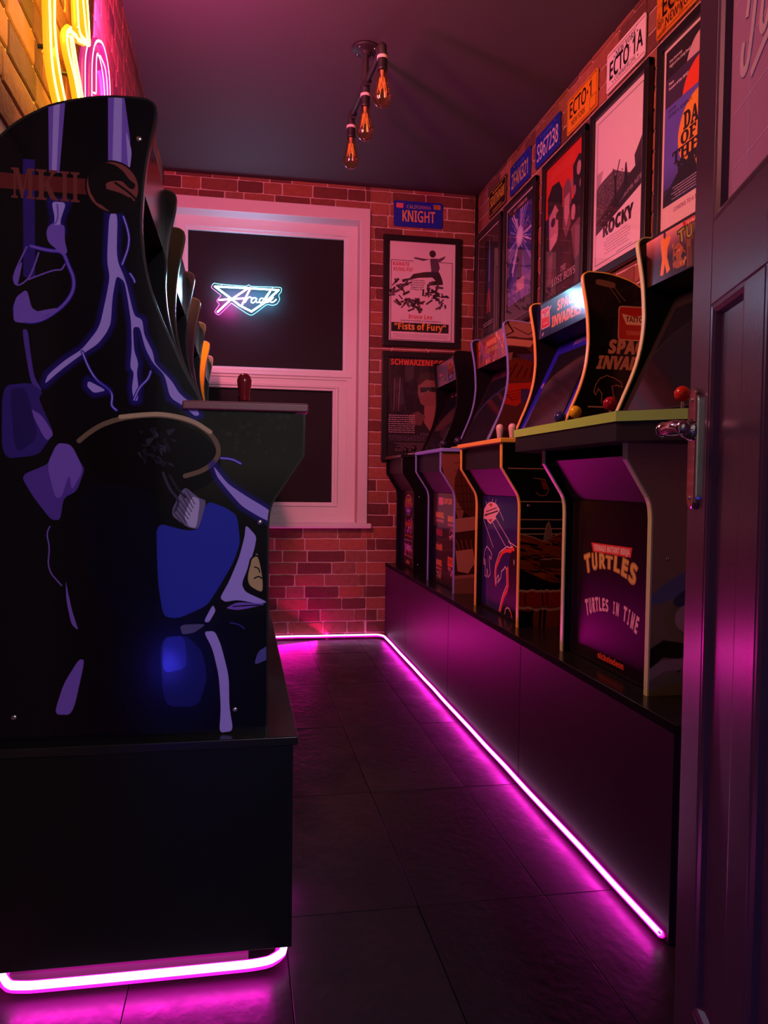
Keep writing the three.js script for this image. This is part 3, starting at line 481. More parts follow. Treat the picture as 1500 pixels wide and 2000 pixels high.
// ---------------------------------------------------------------- arcade cabinets
// Local axes: x forward from the wall, y up from the plinth, z across. front profile of the side panel, bottom to top.
function profile(vTop, vDeck) {
  const s = (v) => v * (vDeck / 0.636), t = (v) => vDeck + (v - 0.636) * ((vTop - vDeck) / (1.185 - 0.636));
  const curve = (list, n) => new THREE.SplineCurve(list.map(([a, b]) => new THREE.Vector2(a, b))).getPoints(n);
  const body = [[0.494, 0], ...curve([[0.494, s(0.4)], [0.496, s(0.425)], [0.502, s(0.447)], [0.515, s(0.468)]], 8), [0.561, s(0.538)], [0.562, s(0.618)], [0.366, s(0.624)]].map(([a, b]) => new THREE.Vector2(a, b));
  const up = curve([[0.366, t(0.636)], [0.36, t(0.65)], [0.338, t(0.689)], [0.316, t(0.738)], [0.293, t(0.79)], [0.276, t(0.838)], [0.264, t(0.89)], [0.258, t(0.949)], [0.259, t(0.99)], [0.262, t(1.032)], [0.267, t(1.074)], [0.274, t(1.111)], [0.281, t(1.145)], [0.2835, t(1.165)], [0.281, t(1.176)], [0.271, t(1.183)], [0.259, t(1.185)]], 48);
  const top = curve([[0.259, t(1.185)], [0.202, t(1.183)], [0.151, t(1.173)], [0.106, t(1.159)], [0.08, t(1.145)], [0.052, t(1.127)], [0.027, t(1.105)], [0.006, t(1.08)], [0, t(1.06)]], 20);
  return { lower: body.slice(0, -1), upper: up, top, all: [...body, ...up, ...top.slice(1)], t, s };
}
function ribbon(line2, d0, d1, z0, z1) {                  // a strip along an open outline, from d0 to d1 outside it
  const n = line2.length, off = (d) => line2.map((p, i) => { const a = line2[Math.max(0, i - 1)], b = line2[Math.min(n - 1, i + 1)], t = b.clone().sub(a).normalize(); return new THREE.Vector2(p.x + t.y * d, p.y - t.x * d); });
  const sh = new THREE.Shape([...off(d1), ...off(d0).reverse()]);
  return uvMetres(new THREE.ExtrudeGeometry(sh, { depth: z1 - z0, bevelEnabled: false }).translate(0, 0, z0));
}
// a flat board between two points of the profile plane, th thick behind the face; the face's normal turns from (ax, ay)->(bx, by) to the front
function slope(a, b, z0, z1, th) {
  const d = new THREE.Vector2(b[0] - a[0], b[1] - a[1]), len = d.length(), ang = Math.atan2(d.y, d.x);
  return new THREE.BoxGeometry(len, th, z1 - z0).translate(len / 2, th / 2, 0).rotateZ(ang).translate(a[0], a[1], (z0 + z1) / 2);
}
// a printed sheet lying on such a board: its left edge is at +z, its foot at a and its head at b
function sheet(a, b, z0, z1, lift, nu = 1) {
  const d = new THREE.Vector2(b[0] - a[0], b[1] - a[1]).normalize(), nx = d.y * lift, ny = -d.x * lift, P = [], U = [], N = [], I = [];
  for (const [q, v] of [[a, 0], [b, 1]]) for (const [z, u] of [[z1, 0], [z0, 1]]) { P.push(q[0] + nx, q[1] + ny, z); U.push(u, v); N.push(d.y, -d.x, 0); }
  I.push(0, 1, 3, 0, 3, 2);
  const g = new THREE.BufferGeometry(); g.setAttribute('position', new THREE.Float32BufferAttribute(P, 3)); g.setAttribute('normal', new THREE.Float32BufferAttribute(N, 3)); g.setAttribute('uv', new THREE.Float32BufferAttribute(U, 2)); g.setIndex(I);
  return g;
}
const artMat = {};
function printed(key, rough = 0.3, coat = 0.5) { return artMat[key + rough] ??= phys([1, 1, 1], rough, { map: ART[key], specularIntensity: coat < 0.9 ? 0.2 : 1, clearcoat: coat, clearcoatRoughness: key.startsWith('marquee') ? 0.2 : 0.08 }); }
function joystick(parent, at, col, kind) {
  const m = plastic(col, 0.14), g = new THREE.Group(); g.name = 'joystick'; g.position.set(...at); parent.add(g);
  obj('dust_washer', lathe([[0, 0], [0.017, 0], [0.017, 0.0012], [0.004, 0.003], [0, 0.003]]), M.inner, g);
  if (kind === 'bat') { obj('shaft', bar([0, 0, 0], [0, 0.012, 0], 0.004), M.steel, g); obj('bat_top', lathe([[0, 0.008], [0.008, 0.008], [0.0095, 0.012], [0.011, 0.026], [0.0138, 0.042], [0.0142, 0.05], [0.012, 0.058], [0.007, 0.063], [0, 0.0645]]), m, g); }
  else { obj('shaft', bar([0, 0, 0], [0, 0.026, 0], 0.004), M.steel, g); obj('ball_top', ball([0, 0.039, 0], 0.0175), m, g); }
}
function arcade(o) {
  // o: name, label, group, side ('left' | 'right'), z (middle), w, vTop, vDeck, trim, art, ...
  const g = thing('arcade_cabinet', o.label, 'arcade cabinet', [o.side === 'left' ? -0.4435 : 1.427, 0.464, o.z], o.side === 'left' ? 0 : Math.PI, o.group);
  const pr = profile(o.vTop, o.vDeck), hw = o.w / 2, T = 0.016, near = o.side === 'left' ? 1 : -1, t = pr.t, s = pr.s;
  const trim = o.trim, shape = new THREE.Shape(pr.all.concat([new THREE.Vector2(0, 0)]));
  for (const e of [near, -near]) {
    const z0 = e > 0 ? hw - T : -hw;
    const p = obj('side_panel', uvMetres(new THREE.ExtrudeGeometry(shape, { depth: T, bevelEnabled: false, curveSegments: 4 }).translate(0, 0, z0)), (e === near && o.panel) || M.melamine, g);
    parts('edge_trim', [ribbon(pr.lower, -0.0005, 0.0035, z0 - 0.0008, z0 + T + 0.0008), ribbon(pr.upper.concat(pr.top.slice(1)), -0.0005, 0.0035, z0 - 0.0008, z0 + T + 0.0008)], trim, p);
    if (e === near && o.art) {
      const a = new THREE.ShapeGeometry(shape), P = a.attributes.position, U = a.attributes.uv, zf = e > 0 ? hw + 0.0006 : -hw - 0.0006;
      for (let i = 0; i < P.count; i++) { U.setXY(i, e > 0 ? P.getX(i) / 0.6 : (0.6 - P.getX(i)) / 0.6, P.getY(i) / 1.2); P.setZ(i, zf); }
      if (e < 0) { const I = a.index; for (let i = 0; i < I.count; i += 3) { const k = I.getX(i); I.setX(i, I.getX(i + 1)); I.setX(i + 1, k); } for (let i = 0; i < P.count; i++) a.attributes.normal.setXYZ(i, 0, 0, -1); }
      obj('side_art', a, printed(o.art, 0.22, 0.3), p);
    }
    if (e === near) for (const [u, v] of o.bolts ?? []) obj('bolt', new THREE.SphereGeometry(0.0055, 12, 8).scale(1, 1, 0.45).translate(u, v, e * (hw + 0.001)), M.steel, p);
  }
  const a = -hw + T, b = hw - T, I = M.inner;
  obj('back_panel', box(0.004, 0.014, 0.01, t(1.06), a, b), I, g);
  obj('top_panel', ribbon(pr.top.slice().reverse().slice(1), 0.008, 0.02, a, b), I, g);
  // marquee, the board under it, bezel and screen
  const mB = [0.2535, t(1.045)], mT = [0.2605, t(1.17)];
  const mq = obj('marquee', slope(mB, mT, a, b, 0.012), I, g); obj('marquee_print', sheet(mB, mT, a, b, 0.0012), o.marquee ? printed(o.marquee, 0.08, 1) : (o.marqueePlain ?? M.melamine), mq);
  obj('speaker_board', slope([0.155, t(1.03)], mB, a, b, 0.008), I, g);
  const bz0 = [0.35, o.vDeck + 0.006], bz1 = [0.16, t(1.03)];
  const bez = obj('bezel', slope(bz0, bz1, a, b, 0.01), I, g);
  if (o.bezel) obj('bezel_print', sheet(bz0, bz1, a, b, 0.001), printed(o.bezel, 0.3, 0.6), bez);
  const lerp = (k) => [bz0[0] + (bz1[0] - bz0[0]) * k, bz0[1] + (bz1[1] - bz0[1]) * k], sw = (b - a) * (o.screenWide ?? 0.4);
  const d = new THREE.Vector2(bz1[0] - bz0[0], bz1[1] - bz0[1]).normalize(), scr = new RoundedBoxGeometry(d.length() * 0 + 0.8 * Math.hypot(bz1[0] - bz0[0], bz1[1] - bz0[1]), 0.012, sw * 2, 3, 0.006);
  if (o.screenBulge) { const P = scr.attributes.position; for (let i = 0; i < P.count; i++) if (P.getY(i) < 0) P.setY(i, P.getY(i) - 0.014 * (1 - (P.getZ(i) / sw) ** 2)); }
  const mid = lerp(0.47); obj('screen', scr.rotateZ(Math.atan2(d.y, d.x)).translate(mid[0] + d.y * 0.002, mid[1] - d.x * 0.002, 0), M.screen, bez);
  // control deck
  const vd = o.vDeck, deckM = o.deck ?? trim;
  let deck;
  if (o.bigDeck) {                                        // wide six-sided deck on a box
    const f = 0.627, plan = [[0.29, -0.45], [0.52, -0.43], [f, -0.325], [f, 0.325], [0.52, 0.43], [0.29, 0.45]];
    const sh = (k) => new THREE.Shape(plan.map(([x, z]) => new THREE.Vector2(x - (x > 0.3 ? k : 0), z - Math.sign(z) * k)));
    const ext = (k, y0, y1) => uvMetres(new THREE.ExtrudeGeometry(sh(k), { depth: y1 - y0, bevelEnabled: false }).rotateX(-Math.PI / 2).scale(1, 1, -1).translate(0, y0, 0));
    const flip = (q) => { const p = q.index ? q.toNonIndexed() : q; for (const n of ['position', 'normal', 'uv']) { const A = p.attributes[n], k = A.itemSize, arr = A.array; for (let i = 0; i < A.count; i += 3) for (let c = 0; c < k; c++) { const m = arr[(i + 1) * k + c]; arr[(i + 1) * k + c] = arr[(i + 2) * k + c]; arr[(i + 2) * k + c] = m; } } p.computeVertexNormals(); return p; };
    deck = obj('control_deck', flip(ext(0.004, vd - 0.064, vd - 0.001)), I, g);
    obj('edge_trim', flip(ext(0, vd - 0.022, vd)), deckM, deck);
    obj('deck_overlay', flip(ext(0.003, vd, vd + 0.0012)), std([0.09, 0.02, 0.028], 0.3), deck);
  } else {
    const fr = o.deckFront ?? 0.571;
    deck = obj('control_deck', box(0.335, fr, vd - 0.016, vd, -hw - 0.012, hw + 0.012, 0.003), deckM, g);
    obj('deck_overlay', box(0.345, fr - 0.004, vd, vd + 0.001, -hw - 0.008, hw + 0.008), o.overlay ?? M.melamine, deck);
    obj('deck_front', box(0.535, 0.548, s(0.536), vd - 0.016, a, b), I, g);
  }
  for (const [u, z, c, kind] of o.sticks ?? []) joystick(deck, [u, vd + 0.001, z], c, kind);
  for (const [u, z, c] of o.buttons ?? []) obj('button', lathe([[0, 0.001], [0.0145, 0.001], [0.0145, 0.005], [0.012, 0.0065], [0.0115, 0.009], [0, 0.0095]], [u, vd, z], 16), plastic(c, 0.2), deck);
  obj('underside_board', slope([0.475, s(0.44)], [0.545, s(0.545)], a, b, 0.01), o.under ?? I, g);
  const kick = obj('kick_panel', box(0.458, 0.472, 0.002, s(0.445), a, b), I, g);
  if (o.kick) obj('kick_print', sheet([0.472, 0.012], [0.472, s(0.437)], a + 0.01, b - 0.01, 0.0008), printed(o.kick, 0.32, 0.4), kick);
  return g;
}
const sixButtons = (u, z, c) => [0, 1, 2].flatMap((i) => [0, 1].map((j) => [u + 0.034 * j, z - 0.034 * i, c]));
const GL = 'cabinets along the left wall', GRP = 'cabinets along the right wall';
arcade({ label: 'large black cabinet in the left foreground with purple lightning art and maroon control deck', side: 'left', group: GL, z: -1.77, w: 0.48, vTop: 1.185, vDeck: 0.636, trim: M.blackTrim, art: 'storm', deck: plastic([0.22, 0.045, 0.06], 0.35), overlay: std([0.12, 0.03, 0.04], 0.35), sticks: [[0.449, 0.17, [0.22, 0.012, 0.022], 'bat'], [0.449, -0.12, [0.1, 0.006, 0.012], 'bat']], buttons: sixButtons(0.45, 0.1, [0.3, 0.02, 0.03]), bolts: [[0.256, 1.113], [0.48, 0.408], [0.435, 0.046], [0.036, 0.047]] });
const lc = { side: 'left', group: GL, w: 0.48, vTop: 1.185, vDeck: 0.636, trim: M.blackTrim, sticks: [[0.46, 0.1, [0.02, 0.02, 0.02], 'ball'], [0.46, -0.14, [0.02, 0.02, 0.02], 'ball']] };
arcade({ ...lc, label: 'all-black cabinet right behind the lightning cabinet, its glossy side edges catching white light', z: -2.52 });
arcade({ ...lc, label: 'black cabinet third along the left wall, between the all-black one and the yellow one', z: -3.37 });
arcade({ ...lc, label: 'cabinet with bright orange-yellow side panels at the far end of the left wall', z: -4.31, panel: phys([1, 0.86, 0.012], 0.6, { specularIntensity: 0.25 }) });
const rc = { side: 'right', group: GRP, w: 0.508, vTop: 1.214, vDeck: 0.644 };
arcade({ ...rc, label: 'black-edged cabinet farthest along the right wall, with a grey marquee and round fighting-game badge', z: -4.445, w: 0.49, trim: M.blackTrim, marquee: 'marqueeGrey', bezel: 'bezelFighter', kick: 'kickFighter', deckFront: 0.575, sticks: [[0.47, 0.13, [0.03, 0.02, 0.02], 'ball'], [0.47, -0.1, [0.03, 0.02, 0.02], 'ball']], buttons: [...sixButtons(0.47, 0.06, [0.4, 0.35, 0.35]), ...sixButtons(0.47, -0.15, [0.4, 0.35, 0.35])], bolts: [[0.34, 1.06], [0.466, 0.413], [0.47, 0.04]] });
arcade({ ...rc, label: 'blue-edged cabinet with a colourful comic marquee and brown comic art on its side', z: -3.62, trim: plastic([0.26, 0.34, 0.85], 0.3), marquee: 'marqueeHeroes', bezel: 'bezelHeroes', kick: 'kickHeroes', art: 'slashes', deckFront: 0.566, screenWide: 0.42, sticks: [[0.45, 0.14, [0.03, 0.03, 0.06], 'ball'], [0.45, -0.12, [0.03, 0.03, 0.06], 'ball']], buttons: [...sixButtons(0.45, 0.08, [0.1, 0.3, 0.1]), ...sixButtons(0.45, -0.17, [0.5, 0.4, 0.1])] });
arcade({ ...rc, label: 'orange-edged space shooter cabinet with a navy marquee and red desert side art', z: -2.796, trim: plastic([1, 0.62, 0.1], 0.3), marquee: 'marqueeSpace', bezel: 'bezelSpace', kick: 'kickSpace', art: 'desert', deckFront: 0.574, screenWide: 0.35, screenBulge: true, sticks: [[0.49, -0.01, [0.72, 0.6, 0.58], 'bat'], [0.46, -0.06, [0.72, 0.6, 0.58], 'bat']], buttons: [[0.49, 0.13, [0.7, 0.1, 0.05]], [0.49, 0.18, [0.7, 0.1, 0.05]]], bolts: [[0.466, 0.416]] });
arcade({ ...rc, label: 'nearest right-hand cabinet with cream edges and a wide green-edged four-player deck', z: -1.924, vDeck: 0.649, trim: plastic([0.76, 0.88, 0.44], 0.32), deck: plastic([0.5, 1, 0.2], 0.3), bigDeck: true, marquee: 'marqueeTurtles', kick: 'kickTurtles', art: 'pale', under: std([0.03, 0.025, 0.03], 0.45), sticks: [[0.494, 0.296, [0.02, 0.03, 0.2], 'ball'], [0.522, 0.126, [0.9, 0.62, 0.03], 'ball'], [0.532, -0.104, [0.4, 0.01, 0.05], 'ball'], [0.482, -0.344, [0.7, 0.035, 0.02], 'ball']], buttons: [[0.56, 0.2, [0.02, 0.03, 0.3]], [0.575, 0.03, [0.8, 0.5, 0.05]], [0.575, -0.2, [0.5, 0.02, 0.06]]], bolts: [[0.455, 0.32], [0.42, 0.06]] });

// ---------------------------------------------------------------- framed posters
ART.posterBeam = canvasTexture(512, 760, (x) => {
  rect(x, 0, 0, 410, 610, '#c9b6bc'); rect(x, 9, 9, 392, 592, '#140d12'); const g = x.createLinearGradient(150, 0, 290, 0); g.addColorStop(0, 'rgba(60,60,150,0)'); g.addColorStop(0.5, 'rgba(90,90,190,0.55)'); g.addColorStop(1, 'rgba(60,60,150,0)'); x.fillStyle = g; x.fillRect(150, 120, 140, 300);
  poly(x, '214,60 222,60 226,300 210,300', '#8f98e0'); poly(x, '170,420 206,300 232,300 268,440 250,470 190,470', '#4a3a78'); poly(x, '176,500 196,360 214,330 236,372 258,500', '#b0462a'); poly(x, '206,500 214,380 226,500', '#2a1014'); disc(x, 216, 500, 60, '#2a1a20', 26); for (let i = 0; i < 6; i++) line(x, [[160 + i * 20, 440], [172 + i * 16, 500]], '#4a3a58', 2);
  dashes(x, 120, 300, 525, 2, 14, 8, '#b8a8ac', 0.3); dashes(x, 70, 340, 560, 6, 6, 2.2, '#7a6a70', 0.3);
}, 410, 610);
ART.posterBurst = canvasTexture(512, 760, (x) => {
  rect(x, 0, 0, 410, 610, '#d8c2c8'); rect(x, 10, 10, 390, 590, '#171018'); rect(x, 40, 50, 330, 420, '#2a2f8c');
  for (let i = 0; i < 60; i++) { const a = rr(0, 6.28), r = rr(70, 230), w = rr(0.012, 0.05); poly(x, [[205, 190], [205 + Math.cos(a - w) * r, 190 + Math.sin(a - w) * r], [205 + Math.cos(a + w) * r, 190 + Math.sin(a + w) * r]], ['#a9a2e6', '#7e7ad0', '#d8c8f0'][i % 3]); }
  disc(x, 205, 190, 52, '#cfbce0'); disc(x, 205, 190, 36, '#e8d8ec'); rect(x, 10, 10, 30, 590, '#171018'); rect(x, 370, 10, 30, 590, '#171018'); rect(x, 10, 10, 390, 44, '#171018');
  poly(x, '180,250 235,250 262,360 240,470 170,470 150,360', '#16122e'); poly(x, '40,420 150,360 170,300 190,470 40,470', '#5a56a8'); poly(x, '370,430 280,350 250,280 236,470 370,470', '#5f58b0'); poly(x, '40,470 160,400 250,420 370,400 370,520 40,520', '#7d6bb4'); for (let i = 0; i < 24; i++) { const a = rr(45, 350), b = rr(400, 510); poly(x, [[a, b], [a + rr(8, 26), b + rr(-10, 20)], [a + rr(-8, 14), b + rr(8, 30)]], i % 2 ? '#3a3478' : '#8f80c4'); }
  rect(x, 170, 410, 110, 62, '#d8a8b4'); rect(x, 40, 518, 330, 6, '#171018'); for (let i = 0; i < 34; i++) { const a = rr(44, 350), b = rr(525, 590); poly(x, [[a, b], [a + rr(8, 20), b + rr(-6, 6)], [a + rr(4, 18), b + rr(6, 16)]], '#2c2848'); }
  text(x, 'ULTIMATE', 205, 42, 200, 15, '#d8a8b0', 'bold sans-serif');
}, 410, 610);
ART.posterRed = canvasTexture(512, 760, (x) => {
  rect(x, 0, 0, 410, 610, '#241016'); rect(x, 0, 0, 410, 230, '#d2301c'); dashes(x, 40, 330, 30, 4, 11, 4, '#e05a44', 0.2);
  const G = ['#c08a90', '#9a6a72', '#7a4e58', '#d8a8ac'];
  // plain pale and dark shapes standing in for the group portrait
  poly(x, '20,140 70,95 150,100 190,150 200,330 30,350', '#190b10'); poly(x, '40,230 110,190 150,230 150,340 110,400 50,380', G[0]); disc(x, 90, 265, 26, '#2a141a', 20); disc(x, 142, 250, 22, '#2a141a', 18); poly(x, '60,330 130,320 120,420 60,430', G[3]);
  poly(x, '200,150 250,120 290,170 290,330 240,380 205,330', G[2]); poly(x, '215,200 270,190 270,280 240,330 215,280', G[0]); poly(x, '300,90 360,60 400,80 410,330 340,340 310,200', '#1f0e14'); disc(x, 362, 120, 22, G[0], 30); disc(x, 320, 200, 16, G[1], 22); disc(x, 292, 160, 14, G[1], 20); disc(x, 385, 190, 14, G[1], 20);
  poly(x, '270,250 330,220 360,270 350,360 300,370', '#1a0b10'); disc(x, 312, 290, 22, G[0], 34); poly(x, '290,350 390,330 410,480 330,500', G[2]); poly(x, '30,400 200,340 290,420 300,560 30,560', '#3c1a22'); poly(x, '40,420 90,400 80,540 40,560', G[2]); for (let i = 0; i < 40; i++) line(x, [[40 + i * 9, rr(430, 470)], [45 + i * 9, rr(500, 560)]], i % 2 ? 'rgba(120,70,80,0.5)' : 'rgba(30,10,16,0.6)', 4);
  rect(x, 0, 540, 410, 70, '#241016'); text(x, 'THE', 215, 514, 60, 24, '#e8c8cc', 'regular serif'); text(x, 'LOST BOYS', 215, 556, 260, 32, '#e8c8cc', 'regular serif'); dashes(x, 60, 350, 570, 4, 8, 2.4, '#8a5a62', 0.2);
}, 410, 610);
ART.posterHill = canvasTexture(512, 760, (x) => {
  rect(x, 0, 0, 410, 610, '#e9dfe0'); x.strokeStyle = '#2a1c22'; x.lineWidth = 2.4; x.strokeRect(24, 24, 362, 560);
  x.save(); x.translate(0, -36);
  poly(x, '26,310 90,300 170,290 230,320 300,350 384,352 384,400 26,450', '#5a4a50'); for (let i = 0; i < 500; i++) disc(x, rr(28, 240), rr(308, 440), rr(1, 4), i % 2 ? '#382a30' : '#83717a'); poly(x, '330,300 384,250 384,370 340,350', '#3a2c32'); poly(x, '26,258 80,260 60,300 26,320', '#b8a6ac');
  poly(x, '26,452 120,420 260,360 384,330 384,420 26,520', '#2c2026'); poly(x, '26,470 384,380 384,400 26,500', '#85727a'); for (let i = 0; i < 160; i++) { const a = rr(28, 380); disc(x, a, 480 - a * 0.2 + rr(-26, 26), rr(1, 5), i % 2 ? '#1f161a' : '#5a4a52'); }
  poly(x, '176,320 190,318 200,440 204,462 172,462 180,420', '#1c1418'); poly(x, '160,286 166,284 182,330 178,340', '#1c1418'); poly(x, '212,270 220,270 194,332 186,330', '#1c1418'); poly(x, '262,300 270,300 290,390 250,394', '#1c1418'); poly(x, '140,440 250,400 290,392 240,424 150,452', '#1c1418');
  rect(x, 26, 498, 358, 84, '#e9dfe0'); poly(x, '26,470 26,500 384,420 384,400', '#2c2026'); poly(x, '26,500 384,422 384,500', '#e9dfe0'); x.restore(); rect(x, 26, 490, 358, 92, '#e9dfe0');
  text(x, 'ROCKY', 206, 484, 244, 48, '#191014', 'bold sans-serif', { slant: 0, rise: -0.02, stroke: '#191014', sw: 9 }); dashes(x, 90, 320, 500, 6, 11, 5, '#b9a2a8', 0.3); dashes(x, 200, 330, 574, 1, 6, 3, '#6a565c', 0.1);
}, 410, 610);
ART.posterDawn = canvasTexture(512, 760, (x) => {
  rect(x, 0, 0, 410, 610, '#e8d4d4'); rect(x, 14, 12, 384, 560, '#181018');
  x.save(); x.beginPath(); x.rect(14, 12, 384, 560); x.clip();
  rect(x, 14, 12, 384, 560, '#181018'); disc(x, 228, 130, 92, '#d8b4bc'); rect(x, 14, 104, 384, 200, '#3a2a4e'); disc(x, 224, 222, 108, '#ee4a1c'); rect(x, 14, 200, 384, 360, '#5f5ac8'); disc(x, 216, 334, 118, '#f4a82e'); rect(x, 14, 470, 384, 100, '#2a2a5e'); const g = x.createLinearGradient(0, 400, 0, 572); g.addColorStop(0, 'rgba(40,40,100,0)'); g.addColorStop(1, 'rgba(24,20,56,0.95)'); x.fillStyle = g; x.fillRect(14, 400, 384, 172);
  poly(x, '130,420 190,410 230,500 150,520 60,528 14,528 14,500 100,440', '#14101c'); x.restore(); rect(x, 0, 528, 410, 82, '#e8d4d4');
  text(x, 'First there was', 72, 56, 76, 9, '#f4e8e8'); text(x, "'Night of the Living Dead'", 96, 72, 126, 9, '#f4e8e8'); text(x, 'Then', 48, 130, 32, 9, '#f4e8e8'); text(x, "'Season of the DEAD'", 92, 146, 122, 9, '#f4e8e8');
  text(x, 'and now', 58, 220, 48, 10, '#14101c'); text(x, "GEORGE A. ROMERO'S", 104, 238, 142, 11, '#14101c');
  text(x, 'DAWN', 222, 314, 186, 52, '#120c10', 'bold serif', { stroke: '#120c10', sw: 6 }); text(x, 'OF', 158, 358, 90, 38, '#120c10', 'bold serif', { stroke: '#120c10', sw: 6 }); text(x, 'THE', 142, 404, 150, 40, '#120c10', 'bold serif', { stroke: '#120c10', sw: 6 }); text(x, 'DEAD', 218, 492, 246, 84, '#120c10', 'bold serif', { stroke: '#120c10', sw: 6 });
  dashes(x, 60, 380, 478, 5, 9, 3.4, '#c8bcd8', 0.2); text(x, 'COMING TO A THEATRE NEAR YOU', 226, 560, 290, 13, '#8a4a70');
}, 410, 610);
ART.posterLeap = canvasTexture(512, 760, (x) => {
  rect(x, 0, 0, 410, 610, '#e6dcdc'); x.strokeStyle = '#1c1216'; x.lineWidth = 3; x.strokeRect(16, 116, 376, 484); rect(x, 150, 110, 160, 12, '#e6dcdc');
  text(x, 'KARATE', 76, 150, 104, 24, '#c43a30', 'bold sans-serif'); text(x, 'KUNG-FU!', 88, 182, 120, 24, '#c43a30', 'bold sans-serif');
  // dark brush shapes where the fighters are
  const D = '#2a1c20', D2 = '#54404a'; disc(x, 268, 66, 20, D, 22); poly(x, '252,96 300,92 314,150 300,190 262,180', D2); poly(x, '300,98 336,80 350,76 340,92 310,118', D2); poly(x, '252,100 210,112 150,100 160,92 210,98', D2);
  poly(x, '262,176 310,176 330,220 336,252 240,262 250,240 290,230 268,210 180,218 90,244 86,232 130,222 150,196 220,180', D); poly(x, '84,232 106,238 96,250 82,246', D); poly(x, '236,256 246,252 248,290 236,286', D);
  for (const [cx, cy, n] of [[60, 310, 13], [110, 370, 15], [255, 312, 14], [310, 350, 15], [190, 388, 14], [70, 280, 5]]) for (let i = 0; i < n; i++) { const a = cx + rr(-42, 42), b = cy + rr(-40, 26), t = rr(0, 6.28), l = rr(20, 52), w = rr(7, 16); poly(x, [[a, b], [a + Math.cos(t) * l, b + Math.sin(t) * l], [a + Math.cos(t) * l + Math.sin(t) * w, b + Math.sin(t) * l - Math.cos(t) * w], [a + Math.sin(t) * w, b - Math.cos(t) * w]], i % 3 ? D : D2); }
  for (const [s, y] of [['The new screen', 238], ['excitement that', 252], ['gives you the', 266], ['biggest kick', 280], ['of your life!', 294]]) text(x, s, 176, y, s.length * 6.6, 9, D);
  text(x, 'Bruce Lee', 198, 470, 150, 26, '#c8382e', 'bold sans-serif'); text(x, 'every limb of his body is a lethal weapon in', 200, 486, 250, 8, D); rect(x, 20, 496, 354, 56, '#140c0e'); text(x, '“Fists of Fury”', 198, 538, 320, 38, '#f0ac38', 'bold sans-serif', { stroke: '#f0ac38', sw: 3 }); dashes(x, 30, 376, 566, 3, 9, 2.6, '#8a767a', 0.1);
}, 410, 610);
ART.posterDark = canvasTexture(512, 760, (x) => {
  rect(x, 0, 0, 410, 610, '#171014'); text(x, 'SCHWARZENEGGER', 206, 46, 372, 34, '#d8502e', 'bold sans-serif', { stroke: '#d8502e', sw: 5 });
  for (let i = 0; i < 60; i++) line(x, [[rr(10, 400), rr(80, 400)], [rr(10, 400), rr(80, 400)]], ['rgba(80,56,68,0.25)', 'rgba(60,50,80,0.3)', 'rgba(120,70,70,0.14)'][i % 3], rr(2, 10));
  for (let i = 0; i < 5; i++) line(x, [[30 + i * 16, 130], [26 + i * 15, 330]], i % 2 ? '#6a4a56' : '#3a2a36', 7);
  // plain head-and-shoulders silhouette in broad tones
  poly(x, '150,330 250,290 360,330 410,420 410,560 110,560 110,420', '#221619'); poly(x, '190,150 250,120 310,140 322,230 300,290 250,312 206,280 190,220', '#8a5a4e'); poly(x, '176,140 210,96 280,84 330,110 330,180 312,140 240,132 196,170', '#3a2420'); poly(x, '200,182 316,176 316,208 262,206 250,196 240,210 206,214', '#120c0e'); poly(x, '230,300 300,290 330,420 300,500 230,400', '#9a6458'); poly(x, '130,360 190,330 240,360 210,420 150,410', '#6e4a46');
  dashes(x, 8, 176, 356, 9, 13, 5, '#cbb4b6', 0.06); text(x, 'THE', 236, 480, 60, 14, null, 'bold sans-serif', { stroke: '#8a7c98', sw: 5 }); text(x, 'TERMINATOR', 206, 514, 384, 30, '#1a1016', 'bold sans-serif', { stroke: '#8a7c98', sw: 6 }); dashes(x, 40, 350, 530, 6, 9, 3, '#9a868c', 0.3);
}, 410, 610);
const posterMats = {};
function poster(key, label, pos, turn, w = 0.476, h = 0.676) {
  const g = thing('framed_poster', label, 'poster', pos, turn, 'framed film posters'), b = (w - 0.412) / 2, hw = w / 2, hh = h / 2;
  obj('frame', [box(-hw, hw, hh - b, hh, 0.001, 0.022, 0.003), box(-hw, hw, -hh, -hh + b, 0.001, 0.022, 0.003), box(-hw, -hw + b, -hh + 0.001, hh - 0.001, 0.001, 0.0215, 0.003), box(hw - b, hw, -hh + 0.001, hh - 0.001, 0.001, 0.0215, 0.003)], M.frame, g);
  obj('print', new THREE.PlaneGeometry(w - 2 * b + 0.004, h - 2 * b + 0.004).translate(0, 0, 0.009), std([1, 1, 1], 0.65, { map: ART[key] }), g);
  obj('backing', box(-hw + 0.01, hw - 0.01, -hh + 0.01, hh - 0.01, 0.002, 0.008), M.frame, g);
  obj('glazing', new THREE.PlaneGeometry(w - 2 * b + 0.004, h - 2 * b + 0.004).translate(0, 0, 0.0125), M.glazing, g);
  return g;
}
const TR = -Math.PI / 2, PX = XR - 0.0095;
poster('posterBeam', 'dark framed poster with a thin blue beam of light, farthest along the right wall', [PX, 2.124, FR[0]], TR);
poster('posterBurst', 'framed poster with a blue and white starburst, left of the red-topped one', [PX, 2.124, FR[1]], TR);
poster('posterRed', 'framed poster with a red top over grey figures, reading THE LOST BOYS', [PX, 2.124, FR[2]], TR);
poster('posterHill', 'pale framed poster with a black and white hillside, reading ROCKY', [PX, 2.124, FR[3]], TR);
poster('posterDawn', 'framed poster with orange and red discs over purple, partly behind the open door', [PX, 2.124, FR[4]], TR);
poster('posterLeap', 'white framed poster reading Fists of Fury beside the window', [1.08, 2.118, ZB + 0.0095], 0, 0.484, 0.668);
poster('posterDark', 'dark framed poster headed SCHWARZENEGGER under the white one beside the window', [1.08, 1.419, ZB + 0.0095], 0, 0.484, 0.668);

